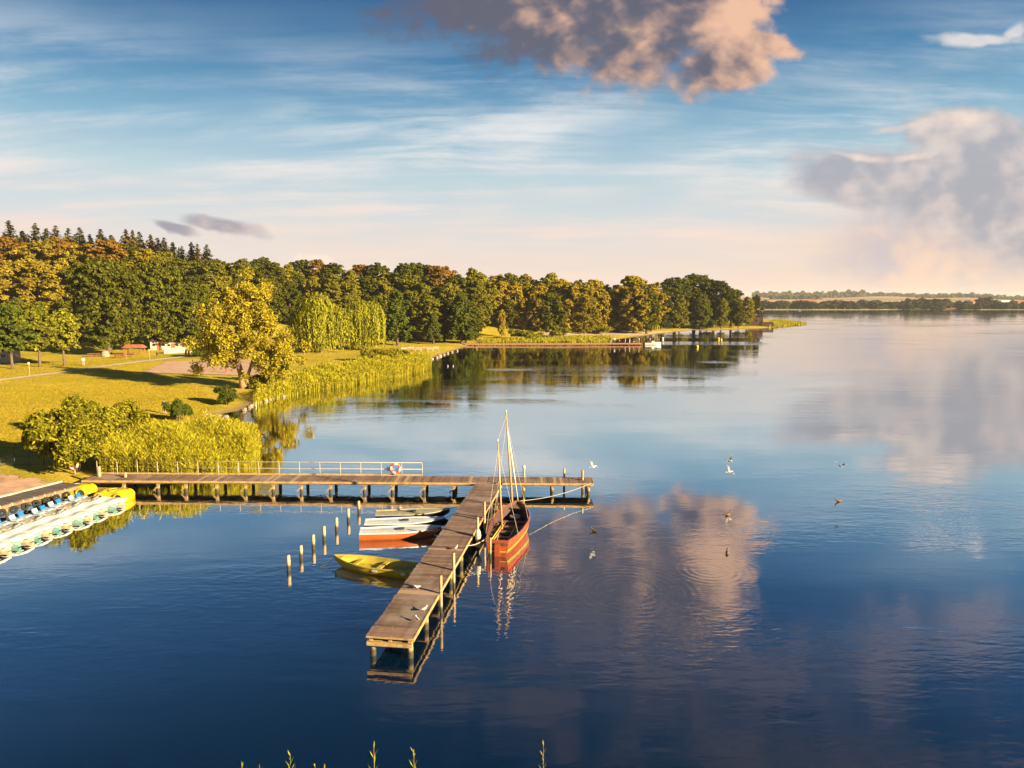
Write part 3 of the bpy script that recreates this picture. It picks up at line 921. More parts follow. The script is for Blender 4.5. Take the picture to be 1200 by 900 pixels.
# --- wooded slopes, row by row
def row(x0, x1, step, D, t0, t1, kinds, label, group, wide=1.0, name='broadleaf_tree', dj=5):
    x = x0
    i = 0
    while x <= x1:
        f = (x - x0) / max(1, (x1 - x0))
        ty = t0 + (t1 - t0) * f + random.uniform(-7, 6)
        k = kinds[i % len(kinds)] if random.random() < 0.7 else random.choice(kinds)
        tree_px(name, k, x + random.uniform(-4, 4), D + random.uniform(-dj, dj), ty, label + ', %s from left' % ORD[i], group, wide * random.uniform(1.0, 1.3))
        x += step * random.uniform(0.8, 1.2); i += 1
row(-110, 125, 22, 238, 279, 285, ['gold', 'gold', 'rust'], 'golden leaved tree high on the slope just below the ridge spruces', 'golden trees below the spruces')
row(-100, 105, 24, 218, 300, 312, ['gold', 'gold', 'green'], 'golden leaved tree halfway up the slope above the dark lawn-side trees', 'golden trees halfway up the slope')
row(-130, 95, 27, 192, 338, 356, ['dark', 'green', 'dark'], 'dark tree at the foot of the slope behind the lawn trees', 'dark trees at the foot of the slope')
row(134, 262, 20, 240, 288, 304, ['green', 'gold', 'dark'], 'green tree on the slope above and behind the two big oaks', 'trees behind the big oaks')
row(262, 345, 19, 248, 305, 309, ['dark', 'green'], 'green tree on the skyline behind the tall golden willow', 'skyline trees behind the golden willow')
row(228, 350, 25, 222, 324, 330, ['dark', 'green', 'dark'], 'dark green tree on the slope directly behind the golden willow', 'slope trees behind the golden willow')
row(352, 570, 18, 266, 309, 316, ['dark', 'green', 'dark', 'slender', 'rust'], 'rounded treetop on the skyline above the two weeping willows and the bay', 'skyline trees above the bay')
row(345, 570, 22, 246, 323, 331, ['dark', 'green', 'slender', 'green'], 'green tree in the middle of the wood above the bay', 'middle row of the wood above the bay')
row(350, 575, 26, 230, 344, 352, ['dark', 'dark', 'green'], 'dark green tree at the front of the wood by the bay', 'front row of the wood by the bay')
row(565, 778, 17, 312, 320, 330, ['green', 'gold', 'dark', 'gold', 'green'], 'treetop on the skyline behind the golden trees of the far beach', 'skyline trees behind the far beach')
row(590, 765, 17, 293, 330, 337, ['gold', 'gold', 'green', 'gold'], 'golden tree in the row behind the far beach', 'golden trees behind the far beach', 0.95)
row(572, 705, 20, 277, 343, 352, ['gold', 'green', 'gold'], 'tree at the very front of the row by the far beach', 'front trees by the far beach', 0.95)
# --- wooded point
for i, (px, D, ty, k, w) in enumerate([(792, 352, 324, 'oak', 1.0), (815, 358, 320, 'oak', 1.0), (838, 355, 327, 'oak', 0.95), (858, 362, 337, 'oak', 0.9),
                                       (876, 370, 347, 'green', 0.9), (886, 384, 345, 'dark', 0.8), (776, 335, 338, 'dark', 0.9), (797, 338, 345, 'green', 0.9), (822, 342, 342, 'oak', 0.9),
                                       (846, 346, 349, 'green', 0.85), (866, 352, 353, 'green', 0.8), (757, 320, 341, 'gold', 0.9), (740, 315, 345, 'green', 0.9), (725, 305, 345, 'gold', 0.9)]):
    labs = ['broad dark oak at the left of the crown of the wooded point', 'tallest dark oak on the wooded point', 'dark oak right of the tallest tree on the wooded point',
            'lower oak on the falling right shoulder of the wooded point', 'green tree near the tip of the wooded point', 'last dark tree beside the brick hut on the point',
            'dark tree at the left edge of the wooded point', 'green front tree below the tallest oaks of the point', 'dark front oak by the water in the middle of the point',
            'green front tree right of the middle of the point', 'small front tree near the hut on the point', 'golden tree just left of the wooded point', 'green tree behind the end of the far beach', 'golden tree behind the middle of the far beach']
    tree_px('broadleaf_tree', k, px, D, ty, labs[i], 'trees of the wooded point', w)
# --- single trees one can point at
def lone(name, key, px, by, ty, label, wide=1.0, **kw):
    g = G(px, by); top = AT(px, ty, g.y)
    return plant_tree(name, key, (g.x, g.y), top.z - g.z, label, 'tree', kw.pop('group', None), wide, **kw)
lone('oak_tree', 'oak', 128, 415, 300, 'big dark oak at the left of the pair behind the path', 0.92, var=0)
lone('oak_tree', 'oak', 188, 410, 302, 'big dark oak at the right of the pair behind the path', 0.92, var=1)
lone('oak_tree', 'oak', 228, 408, 330, 'lower dark oak right of the big pair beside the golden willow', 0.9, var=2)
lone('lawn_tree', 'lawn_dark', 15, 432, 354, 'small dark shaded lawn tree at the left edge of the picture', 1.05)
lone('lawn_tree', 'lawn', 47, 430, 352, 'middle one of the three small lawn trees, with pale trunk', 0.95, var=0)
lone('lawn_tree', 'lawn', 76, 428.5, 360, 'lightest right one of the three small lawn trees', 1.05, var=1)
lone('lawn_tree', 'lawn_dark', -42, 436, 352, 'dark lawn tree cut off by the left edge of the picture', 1.0)
lone('weeping_willow', 'weeping', 377, 413, 341, 'left and larger one of the two weeping willows', 1.0, var=0)
lone('weeping_willow', 'weeping', 428, 410.5, 351, 'right and lower one of the two weeping willows', 1.0, var=1)
lone('broadleaf_tree', 'cone', 466, 405, 338, 'dark rounded tree right of the weeping willows', 1.0, var=0)
lone('broadleaf_tree', 'cone', 508, 403, 366, 'smallest cone shaped tree between two big trees by the bay', 0.95, var=1)
lone('broadleaf_tree', 'cone', 541, 403, 342, 'broad cone shaped tree on the bank at the head of the bay', 1.15, var=0)
lone('broadleaf_tree', 'gold', 588, 394.5, 362, 'small slender tree with bare stem at the waterside of the far bank', 0.7)

def golden_willow():
    g = G(286, 455); h = AT(286, 312, g.y).z - g.z
    rootc = [(-0.6, 0.0, 16.0), (1.6, 0.5, 15.0), (3.2, -0.6, 11.5), (-3.2, 0.3, 12.3), (-2.4, -0.8, 8.4), (4.3, 0.4, 7.8), (1.2, -1.2, 8.6), (-4.6, 0.5, 7.6), (2.6, -1.2, 5.2), (5.3, -0.4, 4.4), (0.0, 1.2, 11.5), (-4.2, 0.4, 4.6), (-1.2, -1.4, 5.0), (0.6, 0.8, 14.0), (-1.8, 0.4, 14.0), (2.6, 0.6, 13.0), (4.2, -0.8, 2.6), (6.0, 0.2, 6.2), (-3.0, 0.5, 9.8)]
    lb = []
    for cx, cy, cz in rootc:
        for _ in range(11):
            r = rng.uniform(0.45, 1.05)
            lb.append((cx * 1.25 + rng.normal(0, 1.2), cy * 1.4 + rng.normal(0, 1.3), cz + rng.normal(0, 1.4), r * 0.85, r * 0.85, r * 1.2))
    q = crown_from_lobes(lb, 33000, 0.21, 0.45, 2.4, 0.3)
    q = q + rng.normal(0, 0.30, (len(q), 1, 3))
    q *= h / q[:, :, 2].max()
    o = empty('golden_willow', g, 0, 'tall loose golden leaved willow with forked trunk leaning over the bank', 'tree')
    mb = MB()
    mb.tube([(0, 0, -0.5), (-0.25, 0, 1.6), (-0.9, 0.1, 4.6), (-0.9, 0.2, 8), (-0.5, 0.2, 12), (-0.4, 0.2, 16)], [0.62, 0.48, 0.36, 0.28, 0.17, 0.05], 9)
    for pts in ([(0.1, 0, 0.4), (1.2, -0.2, 3.2), (2.2, -0.2, 6.2), (3.0, -0.3, 10), (3.1, -0.4, 13)], [(-0.9, 0.1, 5), (-2.2, 0, 7.6), (-3.1, 0.1, 11.5)], [(-0.8, 0, 3.5), (-2.6, 0.2, 5), (-4.5, 0.3, 7)],
                [(2.0, -0.2, 5.6), (3.6, 0, 7.0), (4.6, 0.2, 8.6)], [(1.3, -0.2, 3.4), (3.0, -0.6, 4.4), (5.2, -0.5, 5.0)], [(-0.9, 0.2, 9), (0.6, 0.3, 12), (1.6, 0.4, 15)]):
        mb.tube(pts, [0.30 * (1 - 0.85 * i / (len(pts) - 1)) for i in range(len(pts))], 7)
    mb.build('trunk', 'bark_pale', o, True)
    obj('crown', quads_mesh('golden_willow_crown', q, 'leaf_willow'), o)
golden_willow()

# --- shrubs
def shrub(name, px, by, w, h, mat, label, n=2600, size=0.22, group=None, spiky=0.3, xy=None):
    g = G(px, by) if xy is None else Vector((xy[0], xy[1], H(*xy)))
    o = empty(name, (g.x, g.y, g.z - 0.05), random.uniform(0, 6), label, 'bush', group)
    lb = [(rng.normal(0, w * 0.24), rng.normal(0, w * 0.2), h * rng.uniform(0.22, 0.78), w * rng.uniform(0.13, 0.22), w * rng.uniform(0.13, 0.22), h * rng.uniform(0.14, 0.25)) for _ in range(18)]
    q = crown_from_lobes(lb, int(n * 3.0), size * 0.55, 0.4, 2.4, spiky, droop=np.full((int(n * 3.0), 1), -0.4))
    q *= h / q[:, :, 2].max()
    obj('crown', quads_mesh(name + '_crown', q, mat), o)
    mb = MB()
    for i in range(6):
        a = i * 1.05
        mb.tube([(0.1 * math.cos(a), 0.1 * math.sin(a), -0.1), (w * 0.12 * math.cos(a), w * 0.12 * math.sin(a), h * 0.35), (w * 0.25 * math.cos(a), w * 0.25 * math.sin(a), h * 0.62)], [0.07, 0.05, 0.02], 5)
    mb.build('stem', 'bark', o, True)
    return o
shrub('willow_shrub', 92, 552, 5.4, 6.0, 'leaf_shrub', 'big spiky leaved shrub behind the landward end of the jetty', 9000, 0.26)
shrub('willow_shrub', 66, 546, 4.6, 5.0, 'leaf_shrub', 'large shrub bordering the shaded lawn left of the reeds', 7000, 0.26)
shrub('willow_shrub', 128, 542, 4.4, 4.9, 'leaf_shrub', 'large shrub between the biggest shrub and the reed bed', 7000, 0.25)
shrub('willow_shrub', 152, 520, 4.2, 4.2, 'leaf_shrub', 'pale shrub rising behind the left part of the reed bed', 5000, 0.25)
shrub('willow_shrub', 100, 508, 4.4, 4.0, 'leaf_shrub', 'pale shrub farther back on the lawn side of the big shrub', 5000, 0.25)
shrub('round_shrub', 210, 493, 2.6, 2.6, 'leaf_dark_shrub', 'round shrub right beside the standing man', 2600, 0.22)
shrub('round_shrub', 266, 474, 3.4, 2.9, 'leaf_dark_shrub', 'dark round shrub on the bank left of the golden willow', 3200, 0.24)
shrub('round_shrub', 325, 447, 4.4, 3.4, 'leaf_dark_shrub', 'dark shrub under the right side of the golden willow', 3200, 0.26)
shrub('round_shrub', 304, 455, 3.2, 2.2, 'leaf_shrub', 'pale low shrub at the foot of the golden willow', 2600, 0.22)
shrub('round_shrub', 242, 418, 6.5, 3.4, 'leaf_dark_shrub', 'wide dark shrub behind the sand court', 2600, 0.34)
for i, (px, by, w, h) in enumerate([(437, 424, 6, 3.2), (459, 421, 5, 2.7), (475, 421, 4.6, 2.4)]):
    shrub('round_shrub', px, by, w, h, 'leaf_shrub', ['first low shrub on the reed bank below the weeping willows', 'second low shrub on the reed bank below the weeping willows', 'low shrub nearest the stone edging on the reed bank'][i], 2200, 0.34)
for i, (px, by, w, h) in enumerate([(607, 397, 8, 4), (624, 398, 8, 3.6), (655, 395, 9, 4.4), (700, 391, 9, 4), (735, 389, 8, 3.4), (828, 385, 9, 5)]):
    shrub('bank_shrub', px, by, w, h, 'leaf_shrub' if i != 5 else 'leaf_dark_shrub', 'low shrub on the grassy bank in front of the far beach trees, %s from left' % ORD[i] if i != 5 else 'dark shrub at the waterside of the wooded point', 1500, 0.6, 'shrubs on the far bank' if i != 5 else None)

# --- reeds and grass
def in_poly(pts, n):
    P = np.array([p[:2] for p in pts]); lo, hi = P.min(0), P.max(0); out = []
    while sum(len(o) for o in out) < n:
        q = rng.uniform(lo, hi, (n * 2, 2)); ins = np.zeros(len(q), bool)
        for i in range(len(P)):
            a, b = P[i], P[(i + 1) % len(P)]
            ins ^= ((a[1] > q[:, 1]) != (b[1] > q[:, 1])) & (q[:, 0] < (b[0] - a[0]) * (q[:, 1] - a[1]) / (b[1] - a[1] + 1e-12) + a[0])
        out.append(q[ins])
    return np.concatenate(out)[:n]

def reed_quads(XY, h0, h1, wid, leaves=4, lean=0.12):
    n = len(XY)
    z = np.maximum(height(XY[:, 0], XY[:, 1]), -0.3)
    big = 0.75 + 0.5 * (np.sin(XY[:, 0] * 0.9) * np.sin(XY[:, 1] * 0.8 + 1) * 0.5 + 0.5)
    hh = rng.uniform(h0, h1, n) * big
    base = np.stack([XY[:, 0], XY[:, 1], z], 1)
    a = rng.uniform(0, 2 * np.pi, n)
    L = np.stack([np.cos(a), np.sin(a), np.zeros(n)], 1) * (rng.uniform(0, lean, n) * hh)[:, None]
    top = base + L + np.stack([0 * hh, 0 * hh, hh], 1)
    b = rng.uniform(-0.9, 0.9, n)
    S = np.stack([np.cos(b), np.sin(b), np.zeros(n)], 1) * wid * 0.5
    out = [np.stack([base - S, base + S, top + S * 0.4, top - S * 0.4], 1)]
    for k in range(leaves):
        t = rng.uniform(0.35, 0.98, n)[:, None]
        p = base + (top - base) * t
        a = rng.uniform(0, 2 * np.pi, n)
        d = np.stack([np.cos(a) * 0.55, np.sin(a) * 0.55, rng.uniform(0.3, 0.9, n)], 1) * (hh * rng.uniform(0.12, 0.24, n))[:, None]
        s = np.cross(d, unit(n)); s /= np.linalg.norm(s, axis=1, keepdims=True) + 1e-9; s *= wid * 0.9
        out.append(np.stack([p, p + d * 0.45 - s, p + d, p + d * 0.45 + s], 1))
    return np.concatenate(out)

bed = [U(118, 566.5), U(190, 567.5), U(252, 562), U(292, 552), U(306, 532), U(298, 519), U(276, 519), U(225, 526), U(178, 536), U(150, 540), U(125, 555)]
rb = obj('reed_bed', quads_mesh('reed_bed', reed_quads(in_poly(bed, 11000), 1.7, 2.5, 0.032, 9), 'reed'))
tag(rb, 'dense yellow green reed bed behind the railed jetty', 'reeds', kind='stuff')
bank = [U(296, 476), U(318, 468.5), U(345, 463.5), U(400, 453.5), U(450, 444.5), U(492, 437.5), U(506, 431), U(503, 424), G(470, 427), G(430, 431), G(380, 438), G(335, 450), G(306, 466)]
rk = obj('bank_reeds', quads_mesh('bank_reeds', reed_quads(in_poly(bank, 13000), 1.2, 2.1, 0.07, 5), 'reed'))
tag(rk, 'belt of sunlit reeds along the bank below the willows', 'reeds', kind='stuff')
b3 = [U(562, 403), U(600, 402), U(650, 401), U(692, 401.5), U(718, 399.5), G(715, 396), G(640, 397.5), G(562, 399)]
rk = obj('far_reeds', quads_mesh('far_reeds', reed_quads(in_poly(b3, 3500), 0.6, 1.2, 0.20, 2), 'reed'))
tag(rk, 'low reeds along the waterline of the far bank', 'reeds', kind='stuff')
b4 = [U(900, 384.6), U(914, 382.6), U(930, 381.2), U(947, 379.4), U(930, 377.5), U(905, 376)]
rk = obj('point_reeds', quads_mesh('point_reeds', reed_quads(in_poly(b4, 2500), 0.5, 1.1, 0.30, 2), 'reed'))
tag(rk, 'reeds on the low tip of the wooded point', 'reeds', kind='stuff')
ring = [G(-90, 500), G(-60, 470), G(20, 455), G(120, 447), G(230, 452), G(258, 470), G(240, 488), G(190, 500), G(120, 515), G(60, 530), G(-10, 545)]
lawn_a = in_poly(ring, 40000)
lawn_b = in_poly([G(-90, 470), G(-60, 432), G(130, 416), G(170, 424), G(165, 437), G(240, 445), G(120, 450), G(20, 456)], 20000)
lawn = np.concatenate([lawn_a, lawn_b])
def tufts(XY, h, w):
    n = len(XY); z = height(XY[:, 0], XY[:, 1]) - 0.02
    a = rng.uniform(0, np.pi, n); S = np.stack([np.cos(a), np.sin(a), 0 * a], 1) * (w * rng.uniform(0.5, 1.3, n))[:, None]
    b = np.stack([XY[:, 0], XY[:, 1], z], 1)
    T = np.stack([rng.normal(0, 0.05, n), rng.normal(0, 0.05, n), h * rng.uniform(0.5, 1.2, n)], 1)
    return np.stack([b - S, b + S, b + T + S * 1.15, b + T - S * 1.15], 1)
gr = obj('lawn_grass', quads_mesh('lawn_grass', tufts(lawn, 0.075, 0.05), 'grass_blade'))
tag(gr, 'short sunlit grass tufts of the lawn', 'grass', kind='stuff')

# --- far shore trees
lab = 'small dark green tree in the belt along the far shore of the lake'
for i in range(92):
    px = 893 + (i / 91) * 320 + random.uniform(-3, 3)
    D = random.choice([1082, 1100, 1125, 1160, 1200]) + random.uniform(-8, 8)
    x = AT(px, 360, D).x
    hgt = random.uniform(7.5, 14) * (1.25 if 1040 < px < 1110 else 1.0) * (1.4 if 1150 < px < 1165 else 1)
    plant_tree('far_tree', 'far', (x, D), hgt, lab, 'tree', 'trees along the far shore', random.uniform(1.0, 1.6), base=FH(x, D))
def wood(name, spans, n, size, label):
    P = []
    for (x0, x1, D, hgt) in spans:
        k = int(n * (x1 - x0) / sum(s[1] - s[0] for s in spans))
        px = rng.uniform(x0, x1, k); DD = D + rng.uniform(-60, 60, k)
        X = (px - 600) / F_PX * DD * 1.0
        zz = np.array([FH(a, b) for a, b in zip(X, DD)])
        crest = hgt * (0.75 + 0.14 * np.sin(px * 0.35) + 0.11 * np.sin(px * 0.83 + 2))
        P.append(np.stack([X, DD, zz + crest * np.sqrt(rng.random(k))], 1))
    P = np.concatenate(P)
    N = unit(len(P)) * 0.6 + np.array([0.2, -0.5, 0.5]); N /= np.linalg.norm(N, axis=1, keepdims=True)
    o = obj(name, quads_mesh(name, leaf_quads(P, N, size, 1.3), 'leaf_far'))
    tag(o, label, 'wood', kind='stuff')
wood('distant_wood', [(880, 1010, 3000, 26), (960, 1010, 2900, 30), (1000, 1070, 3050, 16), (1070, 1230, 2700, 16), (900, 960, 2300, 14)], 18000, 8.0, 'far-off dark wood along the hill crest across the lake')

# ------------------------------------------------------------------ jetty
DZ = 0.90
def flat(p): return Vector((p.x, p.y, 0))
nl, nr = U(430, 745, DZ), U(483, 748, DZ)
fl, fr = U(558.7, 566.5, DZ), U(586.7, 566.8, DZ)
s0, s1 = flat((nl + nr) / 2), flat((fl + fr) / 2)
SW = 1.78
ax = (s1 - s0).normalized(); sx = Vector((ax.y, -ax.x, 0))          # along, and to the right
c0, c1 = flat(U(96, 562.4, DZ)), flat(U(695, 566.2, DZ))
cax = (c1 - c0).normalized(); cy_ = Vector((-cax.y, cax.x, 0))      # along, and away from the camera
CW = 1.7
jetty = empty('jetty', s0, 0, 'T-shaped weathered wooden jetty on piles with a railed landward arm', 'jetty')
J = lambda p: (p[0] - s0.x, p[1] - s0.y, p[2])
PT = 0.05
pitch_s = 0.205
plank_s = MB().box((0, 0, 0), (SW + 0.10, 0.188, PT)).mesh('plank_stem', 'plank')
plank_c = MB().box((0, 0, 0), (0.222, CW + 0.10, PT)).mesh('plank_cross', 'plank')
# stop the stem where the cross arm's front edge is
slen = (s1 - s0).length
ns = int(slen / pitch_s)
rot_s = math.atan2(sx.y, sx.x)
for i in range(ns):
    p = s0 + ax * (0.11 + i * pitch_s)
    j = random.uniform(-0.03, 0.03)
    obj('plank', plank_s, jetty, J((p.x + sx.x * j, p.y + sx.y * j, DZ - PT / 2 + random.uniform(-0.008, 0.008))), (random.uniform(-0.012, 0.012), 0, rot_s + random.uniform(-0.006, 0.006)))
clen = (c1 - c0).length
nc = int(clen / 0.237)
rot_c = math.atan2(cax.y, cax.x)
for i in range(nc):
    p = c0 + cax * (0.12 + i * 0.237) + cy_ * (CW / 2 + random.uniform(-0.03, 0.03))
    obj('plank', plank_c, jetty, J((p.x, p.y, DZ - PT / 2 + random.uniform(-0.008, 0.008))), (0, random.uniform(-0.012, 0.012), rot_c + random.uniform(-0.006, 0.006)))
def jbar(name, a, b, w, h, mat='beam'):
    mb = MB(); a, b = Vector(J(a)), Vector(J(b)); m = (a + b) / 2
    mb.bar(a - m, b - m, w, h)
    return mb.build(name, mat, jetty, loc=m)
zb = DZ - PT - 0.10
def sp(t, off, z=0.0): 
    q = s0 + ax * t + sx * off; return Vector((q.x, q.y, z))
def cp_(t, off, z=0.0):
    q = c0 + cax * t + cy_ * off; return Vector((q.x, q.y, z))
for off in (-SW / 2 + 0.10, 0.0, SW / 2 - 0.10):
    jbar('stringer', sp(0.04, off, zb), sp(slen - 0.05, off, zb), 0.12, 0.19)
jbar('edge_board', sp(0.0, SW / 2 + 0.075, DZ - 0.07), sp(slen - 0.15, SW / 2 + 0.075, DZ - 0.07), 0.045, 0.16)
jbar('end_board', sp(-0.03, -SW / 2 - 0.05, DZ - 0.035), sp(-0.03, SW / 2 + 0.05, DZ - 0.035), 0.05, 0.07)
jbar('end_board', sp(-0.03, -SW / 2 - 0.02, DZ - 0.29), sp(-0.03, SW / 2 + 0.02, DZ - 0.29), 0.10, 0.16)
for off in (0.08, CW / 2, CW - 0.08):
    jbar('stringer', cp_(0.05, off, zb), cp_(clen - 0.05, off, zb), 0.12, 0.19)
jbar('edge_board', cp_(0.0, -0.075, DZ - 0.08), cp_((fl - c0).dot(cax) - 0.10, -0.075, DZ - 0.08), 0.045, 0.16)
jbar('edge_board', cp_((fr - c0).dot(cax) + 0.10, -0.075, DZ - 0.08), cp_(clen, -0.075, DZ - 0.08), 0.045, 0.16)
jbar('end_board', cp_(clen + 0.03, -0.05, DZ - 0.06), cp_(clen + 0.03, CW + 0.05, DZ - 0.06), 0.05, 0.14)
pile_m = MB().tube([(0, 0, -1.6), (0, 0, 0.0), (0, 0, 0.30), (0, 0, DZ - PT - 0.36)], [0.125, 0.12, 0.118, 0.11], 10).mesh('pile', 'pile', True)
def jpile(p, rz=0.0, tilt=0.0):
    obj('pile', pile_m, jetty, J((p.x, p.y, 0)), (tilt, random.uniform(-0.03, 0.03), random.uniform(0, 6)))
t = 0.22
k = 0
while t < slen - 1:
    for off in (-SW / 2 + 0.14, SW / 2 - 0.12):
        jpile(sp(t, off))
    jbar('cross_beam', sp(t, -SW / 2 + 0.02, zb - 0.18), sp(t, SW / 2 - 0.02, zb - 0.18), 0.14, 0.15)
    t += 2.45; k += 1
for px in [141, 182, 215, 252, 286, 319, 352.5, 387, 427, 460, 497, 532, 613.5, 647, 689]:
    tc_ = (U(px, 572, 0.4) - c0).dot(cax)
    for off in (0.12, CW - 0.12):
        jpile(cp_(tc_, off))
    jbar('cross_beam', cp_(tc_, 0.0, zb - 0.18), cp_(tc_, CW, zb - 0.18), 0.14, 0.15)
    if px < 560:
        jbar('brace', cp_(tc_ - 0.30, 0.0, 0.12), cp_(tc_ + 0.18, 0.0, zb - 0.12), 0.06, 0.10)
# railing of the landward arm, on its far edge
rail_t0 = (U(114, 556, DZ) - c0).dot(cax); rail_t1 = (U(494.5, 559, DZ) - c0).dot(cax)
rl = bpy.data.objects.new('railing', None); COL.objects.link(rl); rl.parent = jetty
rl.location = J(cp_(rail_t0, CW - 0.02, DZ))
rpost = MB().tube([(0, 0, -0.3), (0, 0, 1.04)], 0.030, 8).mesh('railing_post', 'rail_metal', True)
n_post = 16
for i in range(n_post + 1):
    d = cax * ((rail_t1 - rail_t0) * i / n_post)
    obj('post', rpost, rl, (d.x, d.y, 0))
for z in (1.04, 0.54):
    d = cax * (rail_t1 - rail_t0)
    MB().tube([(0, 0, z), (d.x / 2, d.y / 2, z), (d.x, d.y, z)], 0.026, 8).build('rail', 'rail_metal', rl, True)
d = cax * (rail_t1 - rail_t0)
MB().bar((0, 0, 0.10), (d.x, d.y, 0.10), 0.03, 0.12).build('kick_board', 'beam', rl)

# --- posts standing in the water
def post(px, top, wl, label, r=0.075, group='mooring posts', lean=0.0, cap=None, z0=None):
    b = U(px, wl, 0); tp = AT(px, top, b.y)
    o = empty('mooring_post', (b.x, b.y, 0), 0, label, 'post', group)
    mb = MB(); h = tp.z
    mb.tube([(0, 0, -1.4), (0, 0, h * 0.5), (lean, 0, h - 0.03), (lean, 0, h)], [r * 1.08, r * 1.02, r, r * 0.8], 10)
    mb.build('shaft', 'post_wood', o, True)
    if cap:
        MB().tube([(lean, 0, h - 0.02), (lean, 0, h + 0.05), (lean, 0, h + 0.20)], [r * 1.5, r * 1.5, r * 0.5], 10).build('cap', cap, o, True)
    else:
        MB().torus((0, 0, h * 0.62), r * 1.05, 0.018, 'Z', 12, 6).build('rope_ring', 'rope', o, True)
    return o
mp = [(338.4, 650.5, 668.5), (353, 639, 654.5), (367.4, 626.5, 643), (380, 616.5, 633), (394.6, 606.5, 622), (408.4, 596, 611), (420.6, 587, 601)]
names7 = ['nearest', 'second', 'third', 'fourth', 'fifth', 'sixth', 'farthest']
MP = []
for nm, (a, b, c) in zip(names7, mp):
    MP.append(post(a, b, c, f'{nm} of the seven posts standing in the water left of the rowing boats', 0.095))
post(517, 674.5, 718, 'post nearest the outer end on the right side of the jetty', 0.07, 'posts beside the jetty')
post(532, 648, 689, 'second post from the outer end on the right side of the jetty', 0.07, 'posts beside the jetty')
post(560, 606, 646, 'post by the tied canvas bundle left of the sailing boat', 0.07, 'posts beside the jetty')
post(568, 588, 627, 'post between the jetty and the bow half of the sailing boat', 0.07, 'posts beside the jetty')
post(574.7, 630, 654.5, 'short post standing right behind the stern of the sailing boat', 0.06, 'posts beside the jetty')
post(614, 548, 571, 'white capped post behind the outer arm of the jetty', 0.09, 'posts beside the jetty', cap='white_paint')
post(661, 549, 573, 'plain post behind the outer arm of the jetty', 0.08, 'posts beside the jetty')
post(682.5, 551, 576.5, 'post in front of the outer arm of the jetty near its end', 0.09, 'posts beside the jetty')
post(117.5, 546.5, 572, 'thick post at the landward end of the jetty', 0.12, 'posts at the landing')
post(148, 553.5, 573, 'short post beside the yellow pedal boats', 0.10, 'posts at the landing')

def rope(name, pts, r, label, sag=0.15, mat='rope'):
    P = []
    for i in range(len(pts) - 1):
        a, b = Vector(pts[i]), Vector(pts[i + 1])
        for k in range(12):
            f = k / 12
            q = a.lerp(b, f); q.z -= sag * 4 * f * (1 - f); P.append(q)
    P.append(Vector(pts[-1]))
    o0 = P[0].copy()
    o = MB().tube([p - o0 for p in P], r, 6).build(name, mat, None, True, loc=o0)
    return tag(o, label, 'rope')

# --- lifebuoys
def lifebuoy(c, rz, label, rad=0.33):
    o = empty('lifebuoy', c, rz, label, 'lifebuoy')
    for k in range(8):
        a0 = k * math.pi / 4 + 0.2
        MB().torus((0, 0, 0), rad, 0.085, 'Y', 5, 8, a0, a0 + math.pi / 4).build('segment', 'buoy_red' if k % 2 == 0 else 'white_paint', o, True)
    MB().torus((0, 0, 0), rad + 0.10, 0.012, 'Y', 24, 5).build('grab_line', 'rope', o, True)
    return o
tb = (U(464.5, 557, DZ) - c0).dot(cax)
lb_ = lifebuoy(cp_(tb, CW - 0.17, DZ + 0.62), rot_c, 'red and white lifebuoy hung on the jetty railing')
MB().box((-0.55, 0.06, -0.05), (0.16, 0.12, 0.30)).build('line_box', 'dark_grey', lb_)
g = G(88, 556)
bs = empty('lifebuoy_stand', g, 0, 'slim wooden stand by the big shrub that carries the landing lifebuoy', 'stand')
MB().tube([(0, 0, -0.4), (0, 0, 1.3)], 0.05, 8).build('post', 'post_wood', bs, True)
MB().box((0, -0.05, 1.0), (0.5, 0.04, 0.10)).build('arm', 'post_wood', bs)
lifebuoy(g + Vector((0, -0.18, 0.85)), 0, 'lifebuoy on a stand by the shrub at the landing', 0.34)

# ------------------------------------------------------------------ boats
def hull_surface(L, B, sheer, keel, beamf, thick=0.05, ns=22, nt=14, p=0.62, inner_floor=0.1):
    """outer and inner skin; x along the boat from stern (0) to bow (L)"""
    outer, inner = [], []
    for i in range(ns + 1):
        s = i / ns; x = L * s
        b = B / 2 * beamf(s); zt = sheer(s); zk = keel(s)
        ro, ri = [], []
        for j in range(nt + 1):
            th = -math.pi / 2 + math.pi * j / nt
            sy = math.copysign(abs(math.sin(th)) ** p, math.sin(th)); cz = abs(math.cos(th)) ** 0.9
            ro.append((x, b * sy, zt - (zt - zk) * cz))
            bi = max(0.004, b - thick)
            xi = min(max(x, thick * 1.2), L - thick * 1.5)
            ri.append((xi, bi * sy, zt - (zt - zk - thick) * cz))
        outer.append(ro); inner.append(ri)
    mo, mi = MB(), MB()
    mo.loft(outer, False)
    mo.add(outer[0], [tuple(range(len(outer[0])))])       # transom
    mi.loft([list(reversed(r)) for r in inner], False)
    mi.add(list(reversed(inner[0])), [tuple(range(len(inner[0])))])
    rim = MB()
    for side in (0, -1):
        rim.loft([[outer[i][side], inner[i][side]] for i in range(ns + 1)], False)
    rim.add([outer[0][0], outer[0][-1], inner[0][-1], inner[0][0]], [(0, 1, 2, 3)])
    return mo, mi, rim, outer, inner

